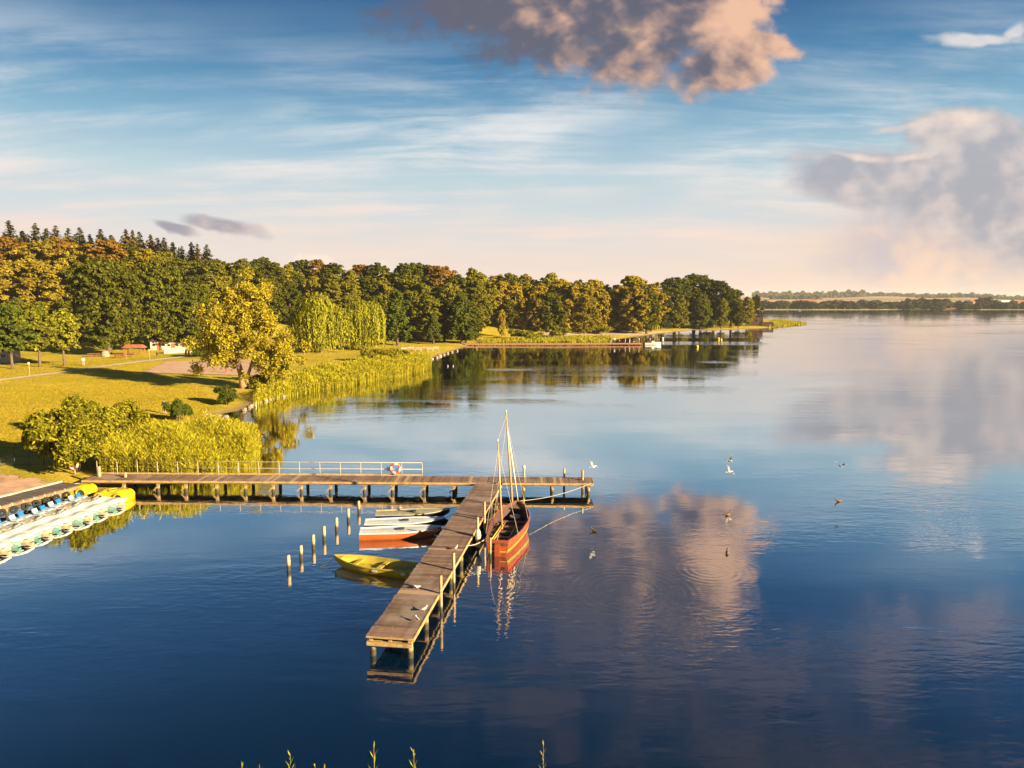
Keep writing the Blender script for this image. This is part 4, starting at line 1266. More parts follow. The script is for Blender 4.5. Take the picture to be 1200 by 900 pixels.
def side_strip(outer, side, z_low, z_high, off=0.012):
    """a band following the hull between two heights below the sheer"""
    rows = []
    n = len(outer[0]) - 1
    for r in outer:
        pts = r[: n // 2 + 1] if side < 0 else list(reversed(r))[: n // 2 + 1]
        zt = pts[0][2]
        def at(z):
            for a, b in zip(pts, pts[1:]):
                if a[2] >= z >= b[2]:
                    f = (a[2] - z) / max(1e-6, a[2] - b[2])
                    return (a[0], a[1] + (b[1] - a[1]) * f + math.copysign(off, side), z)
            return (pts[-1][0], pts[-1][1], z)
        rows.append([at(zt - z_high), at(zt - z_low)])
    return rows

def dinghy(loc, rz, L, B, hullmat, inmat, label, cover=None, free=0.44, rise=0.10):
    o = empty('rowing_boat', loc, rz, label, 'boat', 'rowing boats moored beside the jetty')
    sheer = lambda s: free + rise * max(0, s - 0.35) ** 2 / 0.42 + 0.04 * (1 - s) ** 2
    keel = lambda s: -0.16 + 0.45 * max(0, (s - 0.72) / 0.28) ** 2
    beamf = lambda s: (0.80 + 0.20 * math.sin(math.pi * min(1, s / 0.9) * 0.62)) * (1 - max(0, (s - 0.45) / 0.55) ** 2.4) if s < 0.999 else 0.02
    mo, mi, rim, outer, inner = hull_surface(L, B, sheer, keel, beamf)
    mo.build('hull', hullmat, o, True)
    mi.build('inner_skin', inmat, o, True)
    rim.build('gunwale_top', inmat, o)
    for sd in (1, -1):
        MB().loft([[(a[0], a[1] * 1.0, a[2] + 0.012), (a[0], a[1] + sd * 0.035, a[2] + 0.012), (a[0], a[1] + sd * 0.035, a[2] - 0.05), (a[0], a[1], a[2] - 0.05)] for a in [r[-1 if sd > 0 else 0] for r in outer]], True, True).build('rubbing_strake', inmat, o)
    fl_ = MB(); rows = []
    for i in range(1, 21):
        s = i / 22
        rows.append([(L * s, -B / 2 * beamf(s) * 0.80 + 0.02, 0.12), (L * s, B / 2 * beamf(s) * 0.80 - 0.02, 0.12)])
    fl_.loft(rows, False); fl_.build('floor', inmat, o)
    if cover:
        rows = []
        for i in range(0, 23):
            s = min(max(i / 22, 0.012), 0.985); b = max(0.02, B / 2 * beamf(s) - 0.055)
            rows.append([(L * s, b * k, sheer(s) - 0.05 + 0.03 * (1 - k * k) + 0.012 * math.sin(9 * s + 4 * k)) for k in (-1, -0.7, -0.35, 0, 0.35, 0.7, 1)])
        cv = MB().loft(rows, False).build('cover', cover, o, True)
        MB().box((L * 0.50, 0.06, sheer(0.5) + 0.02), (0.42, 0.32, 0.05)).build('vent_hatch', 'dark_grey', cv)
    else:
        for s, w in ((0.08, 0.30), (0.42, 0.26), (0.72, 0.24)):
            b = B * beamf(s) * 0.93 - 0.06
            MB().box((L * s, 0, free - 0.13), (w, b, 0.04)).build('thwart', inmat, o)
        MB().box((L * 0.93, 0, sheer(0.93) - 0.05), (0.35, B * beamf(0.93) * 0.8, 0.03)).build('bow_deck', inmat, o)
    MB().torus((L * 0.985, 0, sheer(1) - 0.16), 0.045, 0.010, 'X', 12, 5).build('mooring_ring', 'rail_metal', o)
    return o, L, sheer

def boat_between(px_stern, px_bow, z, **kw):
    a, b = U(*px_stern, z), U(*px_bow, z); d = b - a
    return dinghy((a.x, a.y, 0), math.atan2(d.y, d.x), d.length, kw.pop('B'), **kw), a, b
bo1 = boat_between((440, 600.5), (527, 596.5), 0.5, B=1.35, hullmat='navy_paint', inmat='cover_olive', label='navy hulled rowing boat with olive cover, farthest of the moored row', cover='cover_olive')
bo2 = boat_between((427.5, 611), (521.5, 607), 0.5, B=1.35, hullmat='navy_paint', inmat='cover_white', label='dark hulled rowing boat with white cover between the olive and the orange one', cover='cover_white')
bo3 = boat_between((421.5, 621.5), (517, 617), 0.5, B=1.4, hullmat='orange_paint', inmat='cover_white', label='orange hulled rowing boat with white cover beside the jetty', cover='cover_white')
bo4 = boat_between((489, 664), (392, 651), 0.52, B=1.5, hullmat='yellow_paint', inmat='yellow_inside', label='open yellow rowing boat with bare seats, nearest of the moored boats', free=0.42, rise=0.14)
(yb, yl, ysh) = bo4[0]
MB().box((yl * 0.42, 0.745, 0.30), (0.30, 0.02, 0.09)).build('name_plate', 'white_paint', yb)
MB().box((yl * 0.10, 0.66, 0.30), (0.22, 0.02, 0.14), 0.12).build('registration_plate', 'white_paint', yb)
for (bo, a, b), t_ in ((bo1, 4.6), (bo2, 7.0), (bo3, 9.0)):
    q = b + Vector((0, 0, -0.05)); tt = (b - s0).dot(ax) + 0.5
    e = sp(tt, -SW / 2 - 0.02, DZ - 0.1)
    rope('mooring_rope', [(b.x - 0.05, b.y, 0.50), tuple(e)], 0.014, {4.6: 'thin rope from the olive covered boat to the jetty', 7.0: 'thin rope from the dark white covered boat to the jetty', 9.0: 'thin rope from the orange boat to the jetty'}[t_], 0.06)
yb_bow = bo4[2]
pp = MP[0].location
rope('mooring_rope', [(yb_bow.x + 0.05, yb_bow.y, 0.5), (yb_bow.x - 0.75, yb_bow.y - 0.35, 0.015)], 0.016, 'dark rope running from the yellow boat into the water', 0.12, 'dark_grey')

# --- the two-masted sailing boat
def sailing_boat():
    st = U(583, 652, 0); bw = U(607.2, 586.5, 1.32); bw.z = 0
    d = bw - st; L = d.length; B = 2.25
    o = empty('sailing_boat', (st.x, st.y, 0), math.atan2(d.y, d.x), 'open two-masted varnished orange sailing boat moored right of the jetty', 'boat')
    sheer = lambda s: 0.92 - 0.62 * s * (1 - s) + 0.42 * s ** 2.2
    keel = lambda s: -0.35 + 0.9 * max(0, (s - 0.80) / 0.2) ** 2 + 0.22 * (1 - s) ** 4
    beamf = lambda s: (0.50 + 0.50 * math.sin(math.pi * min(1, s / 0.95) * 0.60 + 0.05) ** 0.85) * (1 - max(0, (s - 0.55) / 0.45) ** 2.5) if s < 0.999 else 0.02
    mo, mi, rim, outer, inner = hull_surface(L, B, sheer, keel, beamf, 0.07, 26, 16, 0.55)
    hull = mo.build('hull', 'varnish', o, True)
    mi.build('inner_skin', 'boat_inside', o, True)
    rim.build('gunwale', 'varnish', o)
    for sd in (1, -1):
        for za, zb_, mt_ in ((0.30, 0.345, 'stripe_green'), (0.255, 0.297, 'stripe_yellow'), (0.348, 0.372, 'stripe_yellow')):
            rows = []
            for r in outer[:-1]:
                f_ = (r[0][0] / L) ** 2 * 0.30
                q1 = side_strip([r], sd, r[0][2] - (zb_ + f_), r[0][2] - (za + f_))[0]
                rows.append(q1)
            MB().loft(rows, False).build('stripe', mt_, hull)
        MB().loft([[(a[0], a[1], a[2] + 0.035), (a[0], a[1] + sd * 0.05, a[2] + 0.02), (a[0], a[1] + sd * 0.05, a[2] - 0.07), (a[0], a[1], a[2] - 0.07)] for a in [r[-1 if sd > 0 else 0] for r in outer]], True, True).build('rubbing_strake', 'varnish', o)
    tz = sheer(0)
    MB().box((-0.012, 0, tz - 0.22), (0.02, B * 0.36, 0.13)).build('name_board', 'boat_inside', o)
    MB().box((-0.012, 0, 0.28), (0.02, B * 0.44, 0.05)).build('stripe', 'stripe_yellow', hull)
    MB().box((-0.05, 0, 0.25), (0.07, 0.30, 1.0)).build('rudder', 'varnish', o)
    MB().bar((-0.05, 0, tz + 0.06), (0.95, 0.12, tz + 0.10), 0.05, 0.05).build('tiller', 'spar', o)
    rows = [[(L * i / 24, -B / 2 * beamf(i / 24) * 0.86 + 0.03, 0.14), (L * i / 24, B / 2 * beamf(i / 24) * 0.86 - 0.03, 0.14)] for i in range(1, 23)]
    MB().loft(rows, False).build('floor', 'boat_inside', o)
    for s in (0.10, 0.27, 0.42, 0.57, 0.72):
        MB().box((L * s, 0, 0.50), (0.24, B * beamf(s) * 0.95 - 0.14, 0.05)).build('thwart', 'thwart_wood', o)
    for sd in (1, -1):
        for s0_ in (0.10,):
            rows = [[(L * s, sd * (B / 2 * beamf(s) - 0.09), 0.47), (L * s, sd * (B / 2 * beamf(s) - 0.36), 0.47)] for s in np.linspace(0.04, 0.27, 7)]
            MB().loft(rows, False).build('side_bench', 'thwart_wood', o)
    # fore deck and coiled gear
    rows = [[(L * s, -(B / 2 * beamf(s) - 0.08), sheer(s) - 0.14), (L * s, (B / 2 * beamf(s) - 0.08), sheer(s) - 0.14)] for s in np.linspace(0.88, 0.975, 5)]
    MB().loft(rows, False).build('fore_deck', 'thwart_wood', o)
    MB().torus((L * 0.83, 0.0, 0.62), 0.28, 0.07, 'Z', 18, 7).build('rope_coil', 'canvas', o, True)
    inv = Matrix.Rotation(-o.rotation_euler.z, 4, 'Z')
    loc = lambda w: inv @ (Vector(w) - Vector((st.x, st.y, 0)))
    mf, mt = loc(AT(601.2, 603, 43.9)), loc(AT(593, 483, 43.4))
    zf, zt = loc(AT(588.6, 624, 41.1)), loc(AT(583.2, 517, 40.8))
    mf = mf + (mf - mt).normalized() * 0.65; zf = zf + (zf - zt).normalized() * 0.5
    m1 = MB().tube([mf, mf.lerp(mt, 0.5), mt], [0.075, 0.07, 0.045], 10).build('main_mast', 'spar', o, True)
    m2 = MB().tube([zf, zf.lerp(zt, 0.5), zt], [0.065, 0.06, 0.035], 10).build('mizzen_mast', 'spar', o, True)
    MB().tube([mt, mt + (mt - mf).normalized() * 0.12], [0.06, 0.05], 8).build('mast_cap', 'white_paint', m1, True)
    MB().tube([zt, zt + (zt - zf).normalized() * 0.10], [0.05, 0.04], 8).build('mast_cap', 'white_paint', m2, True)
    bowp = Vector((L * 0.985, 0, sheer(1) + 0.03))
    a = mf.lerp(mt, 0.88)
    MB().tube([a, a.lerp(bowp, 0.25), a.lerp(bowp, 0.6), bowp], [0.03, 0.055, 0.06, 0.035], 8).build('furled_jib', 'canvas', o, True)
    for sd in (1, -1):
        MB().tube([mf.lerp(mt, 0.92), (L * 0.62, sd * B * 0.47, sheer(0.62))], 0.010, 5).build('shroud', 'rope', o)
        MB().tube([zf.lerp(zt, 0.92), (L * 0.20, sd * B * 0.42, sheer(0.2))], 0.010, 5).build('shroud', 'rope', o)
    MB().tube([mf.lerp(mt, 0.97), zf.lerp(zt, 0.99)], 0.008, 5).build('stay', 'rope', o)
    # oars and spars laid along the thwarts
    for y, mat in ((0.55, 'stripe_yellow'), (0.42, 'spar'), (-0.40, 'spar')):
        MB().tube([(L * 0.16, y, 0.58), (L * 0.66, y * 0.9, 0.60)], 0.035, 7).build('oar', mat, o, True)
    for s, y in ((0.30, -0.1), (0.36, 0.25), (0.48, 0.1)):
        MB().blob((L * s, y, 0.26), (0.28, 0.2, 0.14), 9, 6, 0.12).build('gear_bag', 'dark_grey' if y != 0.25 else 'cloth_blue', o, True)
    for s in (0.42, 0.55, 0.68):
        MB().tube([(L * s, B / 2 * beamf(s) + 0.10, sheer(s) + 0.0), (L * s, B / 2 * beamf(s) + 0.13, sheer(s) - 0.12), (L * s, B / 2 * beamf(s) + 0.13, sheer(s) - 0.48), (L * s, B / 2 * beamf(s) + 0.12, sheer(s) - 0.58)], [0.03, 0.09, 0.09, 0.03], 9).build('fender', 'white_paint', o, True)
    rw = Matrix.Rotation(o.rotation_euler.z, 4, 'Z')
    wpt = lambda q: rw @ Vector(q) + Vector((st.x, st.y, 0))
    bowl = wpt((L * 0.97, 0, sheer(1)))
    e = cp_(clen - 0.15, -0.08, DZ + 0.02)
    rope('mooring_line', [tuple(bowl), tuple(e)], 0.016, 'pale mooring line from the bow of the sailing boat to the jetty end', 0.25)
    sl = wpt((0.2, B * 0.30, tz))
    e2 = sp((sl - s0).dot(ax) - 1.3, SW / 2 + 0.06, DZ + 0.02)
    rope('mooring_line', [tuple(sl), tuple(e2)], 0.022, 'mooring line from the stern of the sailing boat to the jetty edge', 0.12)
    # canvas bundle tied to the post between boat and jetty
    cb = U(560.5, 632, 0.9)
sailing_boat()
pc = U(560, 646, 0)
cb = empty('canvas_bundle', (pc.x + 0.02, pc.y - 0.14, 0.25), 0, 'pale canvas bundle tied to the post left of the sailing boat', 'bundle')
MB().blob((0, 0, 0.72), (0.17, 0.14, 0.38), 10, 8, 0.16).build('wrapped_cloth', 'canvas', cb, True)
MB().blob((0.05, -0.02, 0.22), (0.15, 0.13, 0.22), 10, 7, 0.16).build('fender_ball', 'canvas', cb, True)
MB().torus((0, 0, 0.70), 0.17, 0.02, 'Z', 14, 5).build('lashing', 'rope', cb)

# --- pedal boats
def pedal_boat(loc, rz, label, seats='blue_plastic'):
    o = empty('pedal_boat', loc, rz, label, 'pedal boat', 'white pedal boats in a row at the landing')
    L = 3.7
    for sd in (1, -1):
        rows = []
        for s in np.linspace(0, 1, 12):
            w = 0.24 * (1 - max(0, (s - 0.8) / 0.2) ** 2 * 0.55) * (1 - max(0, (0.12 - s) / 0.12) * 0.3); up = 0.14 * max(0, (s - 0.75) / 0.25) ** 2
            y = sd * 0.46
            rows.append([(L * s, y - w, 0.36), (L * s, y - w * 0.8, -0.22 + up * 1.6), (L * s, y + w * 0.8, -0.22 + up * 1.6), (L * s, y + w, 0.36)])
        MB().loft(rows, True, True).build('float', 'teal_paint' if sd < 0 else 'float_beige', o)
        MB().box((L * 0.5, sd * 0.46, 0.235), (L * 0.985, 0.515, 0.05)).build('bumper_strip', 'cover_white', o)
    # deck moulding
    rows = []
    for s in np.linspace(0.0, 1.0, 20):
        z = 0.40 + 0.16 * math.exp(-((s - 0.62) / 0.09) ** 2) + 0.10 * math.exp(-((s - 0.90) / 0.10) ** 2)
        w = 0.72 * (1 - max(0, (s - 0.86) / 0.14) ** 2 * 0.25)
        rows.append([(L * s, -w, 0.34), (L * s, -w, 0.42), (L * s, -w * 0.72, z), (L * s, 0, z + 0.05), (L * s, w * 0.72, z), (L * s, w, 0.42), (L * s, w, 0.34)])
    MB().loft(rows, True, True).build('deck', 'white_paint', o, False)
    for sd in (1, -1):
        st_ = MB()
        st_.box((L * 0.20, sd * 0.34, 0.52), (0.46, 0.42, 0.08))
        se = st_.build('seat', 'pale_blue', o)
        MB().box((L * 0.115, sd * 0.34, 0.66), (0.07, 0.38, 0.24), mat=Matrix.Rotation(R(-24), 3, 'Y')).build('backrest', seats if sd > 0 else 'pale_blue', se)
        MB().box((L * 0.42, sd * 0.34, 0.50), (0.55, 0.40, 0.05)).build('foot_well', 'float_beige', o)
    MB().tube([(L * 0.60, -0.5, 0.60), (L * 0.60, 0, 0.78), (L * 0.60, 0.5, 0.60)], 0.03, 7).build('dashboard_rail', 'rail_metal', o, True)
    MB().tube([(L * 0.62, 0, 0.60), (L * 0.57, 0, 0.84)], 0.022, 6).build('steering_lever', 'dark_grey', o)
    return o
b0, b1 = U(139, 594, 0), U(31, 638, 0)
stp = (b1 - b0) / 5.0
baxis = math.atan2(-0.10, 1.0)
ords = ['first white pedal boat of the row, next to the yellow ones', 'second white pedal boat of the row from the jetty', 'third white pedal boat of the row from the jetty', 'fourth white pedal boat of the row from the jetty', 'fifth white pedal boat of the row from the jetty',
        'sixth white pedal boat of the row from the jetty', 'seventh white pedal boat, cut by the left edge of the picture', 'last visible white pedal boat at the left edge of the picture']
for i in range(8):
    q = b0 + stp * i + Vector((random.uniform(-0.12, 0.12), 0, 0))
    a = baxis + random.uniform(-0.03, 0.03)
    pedal_boat((q.x - 3.7 * math.cos(a), q.y - 3.7 * math.sin(a), 0.02 + random.uniform(-0.02, 0.02)), a, ords[i])

def car_pedal_boat(loc, rz, label):
    o = empty('car_pedal_boat', loc, rz, label, 'pedal boat', 'yellow pedal boats beside the jetty')
    L, w = 2.6, 0.62
    prof = [(0.0, 0.30), (0.04, 0.52), (0.16, 0.70), (0.30, 0.80), (0.42, 0.74), (0.55, 0.72), (0.68, 0.80), (0.82, 0.76), (0.93, 0.60), (1.0, 0.34)]
    rows = []
    for s in np.linspace(0, 1, 24):
        z = np.interp(s, [p[0] for p in prof], [p[1] for p in prof]); ww = w * (1 - 0.35 * abs(2 * s - 1) ** 4)
        rows.append([(L * s, -ww, -0.1), (L * s, -ww * 1.03, 0.25), (L * s, -ww * 0.86, z * 0.82), (L * s, -ww * 0.45, z * 0.98), (L * s, 0, z), (L * s, ww * 0.45, z * 0.98), (L * s, ww * 0.86, z * 0.82), (L * s, ww * 1.03, 0.25), (L * s, ww, -0.1)])
    MB().loft(rows, True, True).build('body', 'yellow_plastic', o, True)
    for sx_ in (0.22, 0.78):
        for sd in (1, -1):
            MB().torus((L * sx_, sd * (w * 1.0), 0.26), 0.34, 0.09, 'Y', 14, 6, 0, math.pi).build('wheel_arch', 'yellow_plastic', o, True)
            MB().tube([(L * sx_, sd * (w * 0.93), 0.24), (L * sx_, sd * (w * 1.06), 0.24)], 0.27, 14).build('wheel_disc', 'dark_grey', o)
    MB().torus((L * 0.5, 0, 0.72), 0.36, 0.07, 'Z', 18, 6).build('cockpit_rim', 'yellow_inside', o, True)
    MB().blob((L * 0.5, 0, 0.70), (0.34, 0.34, 0.06), 14, 6).build('cockpit_cover', 'yellow_inside', o, True)
    return o
q = U(153, 587, 0)
car_pedal_boat((q.x - 2.6 * math.cos(-0.12), q.y + 0.45, 0), -0.12, 'rounded yellow pedal boat nearest the open water beside the jetty')
q = U(117, 580, 0)
car_pedal_boat((q.x - 3.0, q.y + 0.15, 0), -0.06, 'rounded yellow pedal boat with wheel arches, nearer the shore')

# --- boardwalk at the landing
bw0, bw1 = U(-46, 610, 0.55), U(96, 572, 0.55)
bd = (bw1 - bw0); bl = bd.length; bdir = bd.normalized(); bnr = Vector((-bdir.y, bdir.x, 0))
bwk = empty('boardwalk', (bw0.x, bw0.y, 0), 0, 'dark plank boardwalk along the landing behind the pedal boats', 'boardwalk')
pm = MB().box((0, 0, 0), (0.225, 1.9, 0.05)).mesh('plank_landing', 'plank_old')
ra = math.atan2(bdir.y, bdir.x)
nb = int(bl / 0.245)
for i in range(nb):
    p = bdir * (0.12 + i * 0.245) + bnr * 0.95
    obj('plank', pm, bwk, (p.x, p.y, 0.80 + random.uniform(-0.008, 0.008)), (0, 0, ra + random.uniform(-0.008, 0.008)))
for off in (0.05, 1.85):
    a, b = bnr * off, bnr * off + bdir * bl
    MB().bar((a.x, a.y, 0.66), (b.x, b.y, 0.66), 0.14, 0.2).build('stringer', 'pile', bwk)
a, b = bnr * 2.0, bnr * 2.0 + bdir * bl
MB().bar((a.x, a.y, 0.84), (b.x, b.y, 0.84), 0.14, 0.16).build('kerb_beam', 'stone_pale', bwk)
for i in range(7):
    p = bdir * (0.4 + i * (bl - 0.8) / 6) + bnr * 0.1
    MB().tube([(0, 0, -1.2), (0, 0, 0.56)], 0.10, 8).build('pile', 'pile', bwk, True, loc=(p.x, p.y, 0))
for i in range(9):
    p = bw0 + bdir * (0.9 + i * (bl - 2.2) / 8) - bnr * 0.14
    t_ = empty('tyre_fender', (p.x, p.y, 0.50), ra, f'{["leftmost", "second", "third", "fourth", "fifth", "sixth", "seventh", "eighth", "last"][i]} black tyre hung as fender along the boardwalk from the left', 'tyre', 'tyre fenders along the boardwalk')
    MB().torus((0, 0, -0.12), 0.18, 0.09, 'Y', 16, 8).build('tread', 'tyre', t_, True)
    MB().tube([(0, 0.04, 0.04), (0, 0.14, 0.34)], 0.02, 5).build('hanger_rope', 'rope', t_)

# --- gate and fence at the left edge
def fence():
    a, b = G(-70, 549), G(52, 546)
    d = b - a; n = 7
    o = empty('mesh_fence', a, 0, 'low dark metal fence with rails across the shaded lawn at the left edge', 'fence')
    for i in range(n + 1):
        q = d * (i / n)
        MB().tube([(0, 0, -0.3), (0, 0, 1.75 if i in (4, 7) else 1.6)], 0.045 if i in (4, 7) else 0.03, 7).build('post', 'gate_metal', o, loc=(q.x, q.y, H(a.x + q.x, a.y + q.y) - a.z))
    for z in (1.58, 0.85, 0.15):
        MB().tube([(0, 0, z), (d.x, d.y, z + d.z)], 0.02, 6).build('rail', 'gate_metal', o)
    for i in range(60):
        q = d * ((i + 0.5) / 60)
        MB().bar((q.x, q.y, 0.15 + q.z), (q.x, q.y, 1.56 + q.z), 0.012, 0.012).build('bar', 'gate_metal', o)
fence()

# ------------------------------------------------------------------ birds
def gull(loc, rz, label, flying=False, floating=False, dark=False, s=1.0, bank=0.0, group='gulls'):
    o = empty('duck' if dark else 'gull', loc, rz, label, 'duck' if dark else 'gull', group)
    o.scale = (s, s, s); o.rotation_euler = (bank, 0, rz)
    body = 'duck_brown' if dark else 'gull_white'
    zc = 0.0 if flying else (0.06 if floating else 0.19)
    rows = []
    for x, w, z, hgt in [(-0.20, 0.015, 0.02, 0.012), (-0.12, 0.05, 0.01, 0.045), (0.0, 0.075, 0.0, 0.075), (0.10, 0.07, 0.01, 0.075), (0.16, 0.045, 0.05, 0.05), (0.19, 0.042, 0.10, 0.045), (0.235, 0.045, 0.125, 0.045), (0.27, 0.015, 0.12, 0.018)]:
        if flying: z *= 0.35
        rows.append([(x, w * math.cos(a), zc + z + hgt * math.sin(a)) for a in np.linspace(0, 2 * math.pi, 9)[:-1]])
    MB().loft(rows, True, True).build('body', body, o, True)
    hz = zc + (0.045 if flying else 0.12)
    MB().tube([(0.26, 0, hz), (0.33, 0, hz - 0.015)], [0.016, 0.004], 6).build('bill', 'bill', o)
    for sd in (1, -1):
        if flying:
            up = 0.35
            MB().add([(0.08, sd * 0.05, zc + 0.03), (0.10, sd * 0.30, zc + 0.14 + up * 0.3), (0.02, sd * 0.62, zc + 0.10 + up * 0.35), (-0.06, sd * 0.34, zc + 0.12 + up * 0.28), (-0.08, sd * 0.05, zc + 0.03)],
                     [(0, 1, 3, 4), (1, 2, 3)]).build('wing', 'gull_grey', o)
        else:
            MB().add([(0.10, sd * 0.075, zc + 0.03), (0.0, sd * 0.088, zc - 0.02), (-0.26, sd * 0.02, zc + 0.03), (-0.02, sd * 0.055, zc + 0.075)], [(0, 1, 2), (0, 2, 3)]).build('wing', 'duck_brown' if dark else 'gull_grey', o)
            if not floating:
                MB().tube([(0.02, sd * 0.03, 0), (0.01, sd * 0.03, zc - 0.06)], 0.008, 5).build('leg', 'bill', o)
    if flying:
        MB().add([(-0.18, -0.03, zc), (-0.30, -0.05, zc), (-0.30, 0.05, zc), (-0.18, 0.03, zc)], [(0, 1, 2, 3)]).build('tail', 'gull_white', o)
    return o
for px, py, rz, lb__ in [(490, 691, 3.6, 'gull standing in the middle of the jetty planks, farthest of three'), (497, 717, 0.8, 'gull standing at the right edge of the jetty, middle of three'), (489.5, 729, 2.2, 'gull standing at the right edge of the jetty, nearest of three'), (517.5, 644, 1.2, 'gull standing on the jetty near the orange rowing boat')]:
    p = U(px, py, DZ)
    if px == 517.5: p = sp((p - s0).dot(ax), 0.55, DZ)
    gull((p.x, p.y, DZ + 0.006), rz, lb__, s=0.7)
for px, py, Y, rz, bk, lb__ in [(695, 547, 46, 0.5, 0.3, 'gull flying just above the outer end of the jetty'), (855, 540, 52, 2.4, -0.4, 'upper one of two gulls flying close together over open water'), (855, 553, 50, 0.3, 0.5, 'lower one of two gulls flying close together over open water'), (985, 546, 50, 1.6, 0.2, 'gull flying alone over the water at the right')]:
    gull(tuple(AT(px, py, Y)), rz, lb__, True, s=0.95, bank=bk)
for px, py, rz, lb__ in [(697, 623, 2.6, 'dark duck swimming right of the sailing boat'), (853, 604, 0.6, 'dark duck swimming below the two flying gulls'), (852, 649, 1.2, 'dark duck swimming in the orange cloud reflection'), (983, 588, 3.3, 'dark duck swimming at the right below the single gull')]:
    gull((*U(px, py)[:2], 0.0), rz, lb__, False, True, True, 1.15, 0, 'ducks on the open water')
for px, py, lb__ in [(525, 429.3, 'left one of two white swans in the dark bay'), (531, 429.6, 'right one of two white swans in the dark bay'), (300, 477, 'white swan by the bank below the golden willow')]:
    gull((*U(px, py)[:2], 0.0), random.uniform(0, 6), lb__, False, True, False, 1.5, 0, 'swans')

# ------------------------------------------------------------------ buoys far out
for px, py, lb__ in [(776.5, 397.5, 'small pale buoy off the far beach'), (842, 397.8, 'left one of the yellow buoy pair off the wooded point'), (845, 399.2, 'right one of the yellow buoy pair off the wooded point'), (817, 407.2, 'nearest yellow buoy in the dark reflection of the point')]:
    q = U(px, py)
    o = empty('buoy', (q.x, q.y, 0), 0, lb__, 'buoy', 'buoys off the far beach')
    MB().blob((0, 0, 0.28), (0.42, 0.42, 0.46), 12, 8).build('float', 'yellow_buoy' if px > 800 else 'white_paint', o, True)
    MB().tube([(0, 0, 0.7), (0, 0, 0.95)], 0.06, 8).build('eye', 'dark_grey', o)

# ------------------------------------------------------------------ people
def person(loc, rz, label, top='cloth_dark', legs='cloth_beige', s=1.0, sit=False, stride=0.06, group=None):
    """standing or sitting figure facing local +x"""
    o = empty('person', loc, rz, label, 'person', group); o.scale = (s, s, s)
    hip = 0.93 if not sit else 0.45
    V, E, RR = [], [], []
    def v(p, r, parent=None):
        V.append(p); RR.append(r)
        if parent is not None: E.append((parent, len(V) - 1))
        return len(V) - 1
    pel = v((0, 0, hip), 0.135); ch = v((0.01, 0, hip + 0.30), 0.14, pel); ub = v((0.0, 0, hip + 0.48), 0.12, ch); nk = v((0.01, 0, hip + 0.58), 0.055, ub)
    hd = v((0.03, 0, hip + 0.68), 0.082, nk); ht = v((0.02, 0, hip + 0.79), 0.075, hd)
    arms, feet = {}, {}
    for sd in (1, -1):
        sh_ = v((0.0, sd * 0.19, hip + 0.49), 0.06, ub); el = v((-0.03, sd * 0.25, hip + 0.22), 0.045, sh_); wr = v((0.08, sd * 0.24, hip - 0.02), 0.03, el); hn = v((0.11, sd * 0.235, hip - 0.09), 0.03, wr)
        for k in range(4): v((0.12 + 0.01 * k, sd * 0.235 + (k - 1.5) * 0.020, hip - 0.175 + 0.008 * abs(k - 1.5)), 0.009, hn)
        v((0.155, sd * 0.22, hip - 0.12), 0.010, hn)
        st_ = stride * sd
        if sit:
            hj = v((0.05, sd * 0.10, hip - 0.02), 0.09, pel); kn = v((0.44, sd * 0.12, hip + 0.02), 0.065, hj); an = v((0.46, sd * 0.12, 0.09), 0.045, kn)
        else:
            hj = v((0, sd * 0.10, hip - 0.07), 0.095, pel); kn = v((st_ + 0.02, sd * 0.11, 0.50), 0.065, hj); an = v((st_, sd * 0.11, 0.09), 0.045, kn)
        ft = v((V[an][0] + 0.14, sd * 0.12, 0.035), 0.035, an)
    def skin(name, verts, edges, radii, mat, par, root):
        me = bpy.data.meshes.new(name); me.from_pydata(verts, edges, []); me.update()
        ob = bpy.data.objects.new(name, me); COL.objects.link(ob)
        md = ob.modifiers.new('s', 'SKIN'); 
        for i, r in enumerate(radii):
            me.skin_vertices[0].data[i].radius = (r, r)
            me.skin_vertices[0].data[i].use_root = (i == root)
        sb = ob.modifiers.new('d', 'SUBSURF'); sb.levels = 1; sb.render_levels = 1
        dg = bpy.context.evaluated_depsgraph_get()
        m2 = bpy.data.meshes.new_from_object(ob.evaluated_get(dg))
        bpy.data.objects.remove(ob)
        m2.materials.clear(); m2.materials.append(MATS[mat])
        m2.polygons.foreach_set('use_smooth', [True] * len(m2.polygons))
        return obj(name, m2, par)
    bdy = skin('body', V, E, RR, 'skin', o, 0)
    # clothes: wider shells over torso and arms, and over the legs
    tv = [V[0], V[1], V[2]]; te = [(0, 1), (1, 2)]; tr = [0.155, 0.165, 0.14]
    na = 10  # vertices per arm+leg block: shoulder, elbow, wrist, hand, 4 fingers, thumb, hip, knee, ankle, foot
    for b0_ in (6, 6 + 13):
        i = len(tv); tv += [V[b0_], V[b0_ + 1], V[b0_ + 2]]; te += [(2, i), (i, i + 1), (i + 1, i + 2)]; tr += [0.085, 0.065, 0.05]
    skin('jacket', tv, te, tr, top, o, 0)
    lv = [V[0]]; le = []; lr = [0.15]
    for b0_ in (6 + 9, 6 + 13 + 9):
        i = len(lv); lv += [V[b0_], V[b0_ + 1], V[b0_ + 2]]; le += [(0, i), (i, i + 1), (i + 1, i + 2)]; lr += [0.12, 0.09, 0.07]
    skin('trousers', lv, le, lr, legs, o, 0)
    MB().blob((0.0, 0, hip + 0.765), (0.095, 0.088, 0.085), 12, 8).build('hair', 'hair', o, True)
    for sd in (1, -1):
        MB().blob((0.105, sd * 0.03, hip + 0.715), (0.012, 0.014, 0.010), 6, 5).build('eye', 'gull_black', bdy)
    return o
g = G(193, 485)
person(tuple(g), 1.9, 'man in dark jacket and pale trousers standing on the bank behind the reeds', 'cloth_dark', 'cloth_beige')
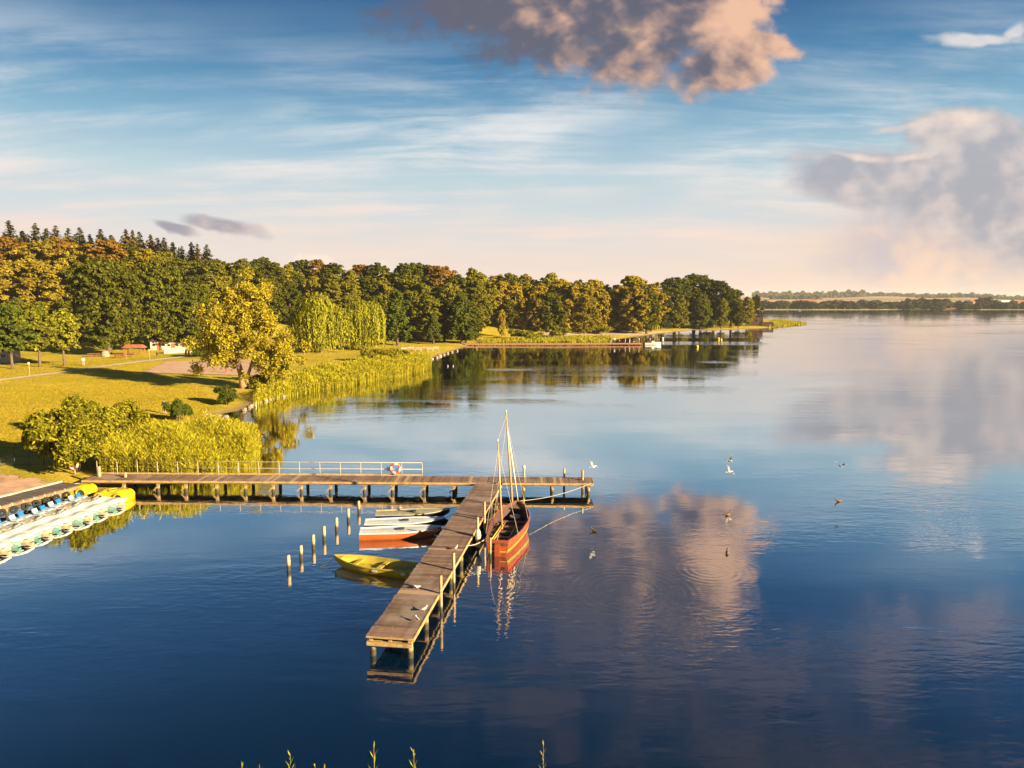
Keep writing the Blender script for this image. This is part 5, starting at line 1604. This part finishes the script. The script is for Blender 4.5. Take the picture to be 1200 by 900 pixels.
for px, by, rz, top, legs, lb__ in [(218, 418, 2.8, 'cloth_white', 'cloth_red', 'person in white top walking on the path by the pale wall'), (221.5, 418.3, 2.9, 'cloth_dark', 'cloth_dark', 'dark clothed person walking beside the one in white on the path'),
                                    (184.5, 421, 1.0, 'cloth_dark', 'cloth_blue', 'dark clothed person by the path in front of the pale kiosk'), (98, 428.5, 2.0, 'cloth_white', 'cloth_pink', 'person in pale clothes alone on the lawn right of the lawn trees'),
                                    (265, 437.5, 0.4, 'cloth_dark', 'cloth_red', 'person on the sand court left of the golden willow'), (530, 398.5, 0.3, 'cloth_pink', 'cloth_white', 'person in pink on the grass behind the bay')]:
    g = G(px, by)
    person(tuple(g), rz, lb__, top, legs)

# ------------------------------------------------------------------ park furniture
def picnic(px, by, rz, label, roof=False):
    g = G(px, by)
    o = empty('picnic_table', g, rz, label, 'table', 'picnic tables under the oaks')
    MB().box((0, 0, 0.74), (2.4, 0.8, 0.08)).build('table_top', 'red_wood', o)
    for sd in (1, -1):
        MB().box((0, sd * 0.75, 0.45), (2.4, 0.32, 0.06)).build('bench', 'red_wood', o)
        MB().bar((sd * 0.85, -0.72, 0.0), (sd * 0.85, 0.28, 0.70), 0.08, 0.08).build('leg', 'red_wood', o)
        MB().bar((sd * 0.85, 0.72, 0.0), (sd * 0.85, -0.28, 0.70), 0.08, 0.08).build('leg', 'red_wood', o)
    return o
picnic(140, 419.5, 0.2, 'reddish wooden picnic table between the two big oaks, left one')
picnic(152, 418, 0.1, 'reddish wooden picnic table between the two big oaks, right one')
picnic(110, 418, 0.3, 'reddish wooden picnic table left of the big oak trunk')
def shelter():
    g = G(158, 416)
    o = empty('red_shelter', g, 0.1, 'open shelter with low reddish roof between the two big oaks', 'shelter')
    for x in (-1.9, 1.9):
        for y in (-1, 1):
            MB().box((x, y, 0.85), (0.14, 0.14, 1.7)).build('post', 'red_wood', o)
    rf = MB(); rf.add([(-2.4, -1.5, 1.7), (2.4, -1.5, 1.7), (2.4, 1.5, 1.7), (-2.4, 1.5, 1.7), (-1.9, 0, 2.5), (1.9, 0, 2.5)], [(0, 1, 5, 4), (1, 2, 5), (2, 3, 4, 5), (3, 0, 4), (0, 3, 2, 1)])
    rf.build('roof', 'red_roof', o)
    MB().box((0, 0, 0.45), (3.2, 0.5, 0.08)).build('bench', 'red_wood', o)
shelter()
def kiosk(px, by, w, d, h, label, rz=0.0, roof='roof_dark'):
    g = G(px, by)
    o = empty('kiosk', g, rz, label, 'building')
    w_ = MB().box((0, 0, h / 2 - 0.2), (w, d, h + 0.4)).build('wall', 'plaster', o)
    e = 0.35
    MB().add([(-w / 2 - e, -d / 2 - e, h), (w / 2 + e, -d / 2 - e, h), (w / 2 + e, d / 2 + e, h), (-w / 2 - e, d / 2 + e, h), (-w / 2 - e, 0, h + 1.1), (w / 2 + e, 0, h + 1.1)], [(0, 1, 5, 4), (2, 3, 4, 5), (1, 2, 5), (3, 0, 4), (0, 3, 2, 1)]).build('roof', roof, o)
    for x in (-w * 0.28, w * 0.28):
        f = MB().box((x, -d / 2 - 0.02, h * 0.58), (w * 0.24, 0.06, h * 0.36)).build('window', 'white_paint', o)
        MB().box((x, -d / 2 - 0.055, h * 0.58), (w * 0.19, 0.03, h * 0.30)).build('pane', 'pane', f)
    dr = MB().box((0, -d / 2 - 0.02, h * 0.40), (0.9, 0.06, h * 0.80)).build('door', 'red_wood', o)
    MB().blob((0.32, -d / 2 - 0.08, h * 0.40), (0.04, 0.04, 0.04), 6, 5).build('handle', 'dark_grey', dr)
    return o
kiosk(188, 409.5, 4.0, 3.2, 2.2, 'small pale kiosk under the oak beside the path', 0.25)
kiosk(205, 409, 3.6, 3.0, 1.9, 'second pale kiosk half hidden right of the first one', 0.2)
kiosk(3, 424, 5.0, 4.0, 2.4, 'pale hut at the left edge behind the lawn trees', 0.1)
def wall_run():
    a, b = G(192, 414.5), G(246, 411)
    d = b - a; o = empty('low_wall', a, 0, 'long low pale wall behind the path left of the golden willow', 'wall')
    n = 12
    for i in range(n):
        p, q = d * (i / n), d * ((i + 0.96) / n)
        MB().bar((0, 0, 0), tuple(q - p), 0.25, 1.3).build('panel', 'plaster', o, loc=(p.x, p.y, 0.55 + (H(a.x + p.x, a.y + p.y) - a.z)))
    MB().bar((0, 0, 1.24), (d.x, d.y, 1.24 + d.z), 0.36, 0.09).build('coping', 'stone_pale', o)
wall_run()
def sign(px, by, h, label, mat='white_paint', plate=True):
    g = G(px, by); o = empty('sign_post', g, 0.2, label, 'post')
    MB().tube([(0, 0, -0.3), (0, 0, h)], 0.05, 7).build('pole', 'post_wood', o, True)
    if plate: MB().box((0, -0.06, h - 0.15), (0.28, 0.04, 0.32)).build('plate', mat, o)
sign(35, 441, 2.4, 'thin pale marker pole beside the path in front of the lawn trees')
sign(175.5, 423, 2.5, 'pale pole beside the path in front of the right oak', 'plaster')
sign(148, 420.5, 1.4, 'short pale post between the picnic tables', 'plaster', False)
sign(247, 417, 3.2, 'tall thin pole behind the sand court', 'plaster', False)
sign(357, 415.5, 1.6, 'small white post left of the weeping willows', 'white_paint')
g = G(123.5, 418)
so = empty('standing_stone', g, 0.3, 'pale standing stone at the foot of the left big oak', 'stone')
MB().loft([[(0.9 * k * math.cos(a), 0.5 * k * math.sin(a), z) for a in np.linspace(0, 2 * math.pi, 9)[:-1]] for z, k in ((-0.2, 1.05), (0.5, 1.0), (1.0, 0.85), (1.35, 0.5))], True, True).build('boulder', 'stone', so, True)

# stones along the bank and the stone edging of the bay
def stones(pts, n, r0, r1, mat, label, group, zoff=0.0):
    for i in range(n):
        f = i / max(1, n - 1) * (len(pts) - 1); k = min(int(f), len(pts) - 2)
        p = pts[k].lerp(pts[k + 1], f - k); r = random.uniform(r0, r1)
        o = MB().blob((0, 0, r * 0.25), (r, r * 0.8, r * 0.6), 8, 5, 0.15).build('bank_stone', mat, None, True, loc=(p.x + random.uniform(-.2, .2), p.y + random.uniform(-.2, .2), zoff), rot=(0, 0, random.uniform(0, 6)))
        tag(o, label, 'stone', group)
stones([U(240, 487), U(256, 489), U(264, 490)], 4, 0.3, 0.5, 'stone', 'brown stone at the waterline of the small inlet beside the reed bed', 'stones of the inlet')
stones([U(284, 482), U(296, 474.5), U(318, 468), U(335, 464.5)], 12, 0.22, 0.42, 'stone', 'dark stone along the bank under the golden willow', 'stones under the golden willow')
stones([U(507, 421), U(520, 416), U(535, 411.5)], 7, 0.4, 0.7, 'stone', 'rough block of the stone edging at the mouth of the bay', 'stone edging of the bay')
# sitters and benches on the grass by the bay
for i, px in enumerate((474, 482, 490, 497, 504, 511)):
    g = G(px, 411.5 - (i % 2) * 0.8)
    o = empty('park_bench', g, random.uniform(-0.3, 0.3), '%s pale bench from the left on the grass by the stone edging of the bay' % ORD[i], 'bench', 'benches by the bay')
    MB().box((0, 0, 0.45), (1.6, 0.45, 0.07)).build('seat', 'stone_pale', o)
    MB().box((0, 0.24, 0.78), (1.6, 0.06, 0.32)).build('backrest', 'stone_pale', o)
    for x in (-0.7, 0.7):
        MB().box((x, 0.02, 0.21), (0.08, 0.42, 0.42)).build('leg', 'stone_pale', o)

# --- low bathing pier at the far beach with people at its end
p0, p1 = U(545, 405.2), U(752, 404.6)
d = p1 - p0; o = empty('bathing_pier', (p0.x, p0.y, 0), math.atan2(d.y, d.x), 'long low reddish bathing pier lying across the bay in front of the far beach', 'pier')
LL = d.length
npk = 120
pmesh = MB().box((0, 0, 0), (LL / npk * 0.94, 2.4, 0.10)).mesh('plank_bathing', 'pier_red')
for i in range(npk):
    obj('plank', pmesh, o, (LL * (i + 0.5) / npk, 1.2, 0.62 + random.uniform(-0.01, 0.01)))
MB().box((LL / 2, -0.05, 0.44), (LL, 0.12, 0.28)).build('edge_board', 'pier_red', o)
for i in range(22):
    MB().tube([(LL * (i + 0.5) / 22, 0.15, -1), (LL * (i + 0.5) / 22, 0.15, 0.55)], 0.14, 8).build('pile', 'pile', o, True)
PR = p0 + d * 0.93
for i, (off, top, legs, sit) in enumerate([(-6.0, 'cloth_dark', 'cloth_beige', False), (-4.6, 'cloth_white', 'cloth_blue', False), (-3.0, 'cloth_pink', 'cloth_dark', True), (-1.2, 'cloth_white', 'cloth_white', False), (0.2, 'cloth_pink', 'cloth_white', False), (1.6, 'cloth_dark', 'cloth_pink', True), (3.2, 'cloth_white', 'cloth_beige', False), (6.6, 'cloth_white', 'cloth_red', False)]):
    q = PR + d.normalized() * off
    person((q.x, q.y + 1.0, 0.68), random.uniform(0, 6), ['leftmost dark clothed person on the bathing pier', 'second person from the left on the bathing pier, white top', 'sitting person in pink on the bathing pier', 'person in white left of the middle of the bathing group',
           'standing person in pink in the middle of the bathing group', 'sitting dark clothed person in the bathing group', 'person in white top right of the bathing group', 'rightmost person at the very end of the bathing pier'][i], top, legs, 1.0, sit, 0.05, 'people on the bathing pier')
q = U(752, 404.2)
mo_ = empty('motor_boat', (q.x + 1.0, q.y + 0.5, 0), 0.0, 'small white motor boat at the end of the bathing pier', 'boat')
hull_surface(5.2, 1.9, lambda s: 0.65 + 0.25 * s * s, lambda s: -0.2 + 0.4 * max(0, (s - .8) / .2) ** 2, lambda s: (1 - max(0, (s - 0.5) / 0.5) ** 2.3) if s < 0.999 else 0.02)
mo, mi, rim, ou, inn = hull_surface(5.2, 1.9, lambda s: 0.65 + 0.25 * s * s, lambda s: -0.2 + 0.4 * max(0, (s - .8) / .2) ** 2, lambda s: (1 - max(0, (s - 0.5) / 0.5) ** 2.3) if s < 0.999 else 0.02)
mo.build('hull', 'white_paint', mo_, True); mi.build('inner_skin', 'cover_white', mo_, True); rim.build('gunwale', 'white_paint', mo_)
MB().box((2.6, 0, 0.95), (0.9, 1.2, 0.6), taper=0.8).build('windscreen', 'white_paint', mo_)
MB().box((1.6, 0, 0.5), (1.8, 1.5, 0.1)).build('seat', 'cover_white', mo_)
MB().box((-0.15, 0, 0.55), (0.35, 0.35, 0.8)).build('outboard_motor', 'dark_grey', mo_)

# --- brick hut on the tip of the point
g = G(893, 383)
ht = empty('boathouse', (g.x, g.y + 10, H(g.x, g.y + 10)), -0.35, 'dark brick boathouse at the tip of the wooded point', 'building')
MB().box((0, 0, 2.4), (7.6, 6.0, 5.6)).build('wall', 'brick_dark', ht)
MB().box((0, 0, 5.35), (8.3, 6.7, 0.35)).build('roof', 'roof_dark', ht)
for x in (-2.2, 1.0):
    f = MB().box((x, -3.02, 3.0), (1.2, 0.1, 1.3)).build('window', 'plaster', ht)
    MB().box((x, -3.09, 3.0), (0.95, 0.05, 1.05)).build('pane', 'pane', f)
MB().box((6.4, -1.2, 0.9), (5.2, 2.0, 2.4)).build('quay_wall', 'brick_dark', ht)
MB().box((3.0, -3.04, 1.4), (1.1, 0.1, 2.4)).build('door', 'roof_dark', ht)

# --- houses across the lake
for i, (px, D, w, h) in enumerate([(1163, 1260, 38, 5), (1182, 1290, 30, 6), (1141, 1330, 16, 6), (1196, 1250, 20, 6), (950, 1250, 16, 7), (938, 1400, 14, 6)]):
    x = AT(px, 355, D).x
    o = empty('far_house', (x, D, FH(x, D)), random.uniform(-0.1, 0.1), ['long pale low building across the lake at the right', 'second long pale building across the lake near the right edge', 'small pale house left of the long buildings across the lake', 'pale house at the right edge across the lake', 'house among the far shore trees beside the point', 'pale house on the fields above the far shore trees'][i], 'building', 'buildings across the lake')
    MB().box((0, 0, h / 2 - 0.5), (w, 12, h + 1)).build('wall', 'plaster', o)
    MB().add([(-w / 2 - 1, -7, h), (w / 2 + 1, -7, h), (w / 2 + 1, 7, h), (-w / 2 - 1, 7, h), (-w / 2 - 1, 0, h + 4), (w / 2 + 1, 0, h + 4)], [(0, 1, 5, 4), (2, 3, 4, 5), (1, 2, 5), (3, 0, 4), (0, 3, 2, 1)]).build('roof', 'cover_white' if i < 2 else 'red_roof', o)

# --- reed stalks in front of the camera
def stalk(px, tip, label, full=1.0):
    z = 3.0
    d = ray(px, tip); t_ = (z - CAM_H) / d[2]
    x, y = d[0] * t_, d[1] * t_
    o = empty('reed_stalk', (x, y, 0), random.uniform(0, 6), label, 'reed', 'reed tips at the bottom edge')
    MB().tube([(0.05, 0, -0.6), (0.02, 0, 1.5), (0, 0, z - 0.02)], [0.014, 0.012, 0.004], 6).build('stem', 'reed', o)
    n = int(11 * full) + 4
    Q = []
    for k in range(n):
        zz = z - 0.02 - 0.085 * k; a = k * 2.5 + random.uniform(-0.3, 0.3); l = random.uniform(0.20, 0.38) * (0.55 + 0.06 * k) * (0.6 + 0.4 * full)
        b = np.array([0, 0, zz - 0.1]); dr = np.array([math.cos(a) * 0.55, math.sin(a) * 0.55, 0.85]) * l
        sd = np.array([-math.sin(a), math.cos(a), 0]) * 0.016
        Q.append([b, b + dr * 0.5 - sd, b + dr, b + dr * 0.5 + sd])
    obj('leaf', quads_mesh('reed_stalk_leaves', np.array(Q), 'reed'), o)
for px, tp, full, lb__ in [(283, 891, 0.5, 'leftmost small reed tip at the bottom edge'), (304, 895, 0.3, 'second small reed tip at the bottom edge'), (340, 882, 0.9, 'bushy reed tip left of the middle group at the bottom edge'), (369, 894, 0.4, 'low reed tip between two taller ones at the bottom edge'), (380, 894, 0.5, 'low reed tip beside another low one at the bottom edge'),
                         (438, 873, 1.0, 'tallest spreading reed tip in the middle of the bottom edge'), (485, 877, 0.8, 'forked reed tip right of the tallest one at the bottom edge'), (637, 870, 0.6, 'single slender reed tip standing apart at the right')]:
    stalk(px, tp, lb__, full)

# ------------------------------------------------------------------ the air over the lake
hm, ht_, ho = new_mat('haze_air')
pv = ht_.node('ShaderNodeVolumePrincipled')
pv.inputs['Color'].default_value = (0.93, 0.95, 1.0, 1)
pv.inputs['Density'].default_value = 0.00007
pv.inputs['Anisotropy'].default_value = 0.0
ht_.L.new(pv.outputs[0], ho.inputs['Volume'])
hz = MB().box((0, 2850, 38), (13200, 7000, 84)).build('haze', 'haze_air')
tag(hz, 'thin evening haze over the lake', kind='stuff')
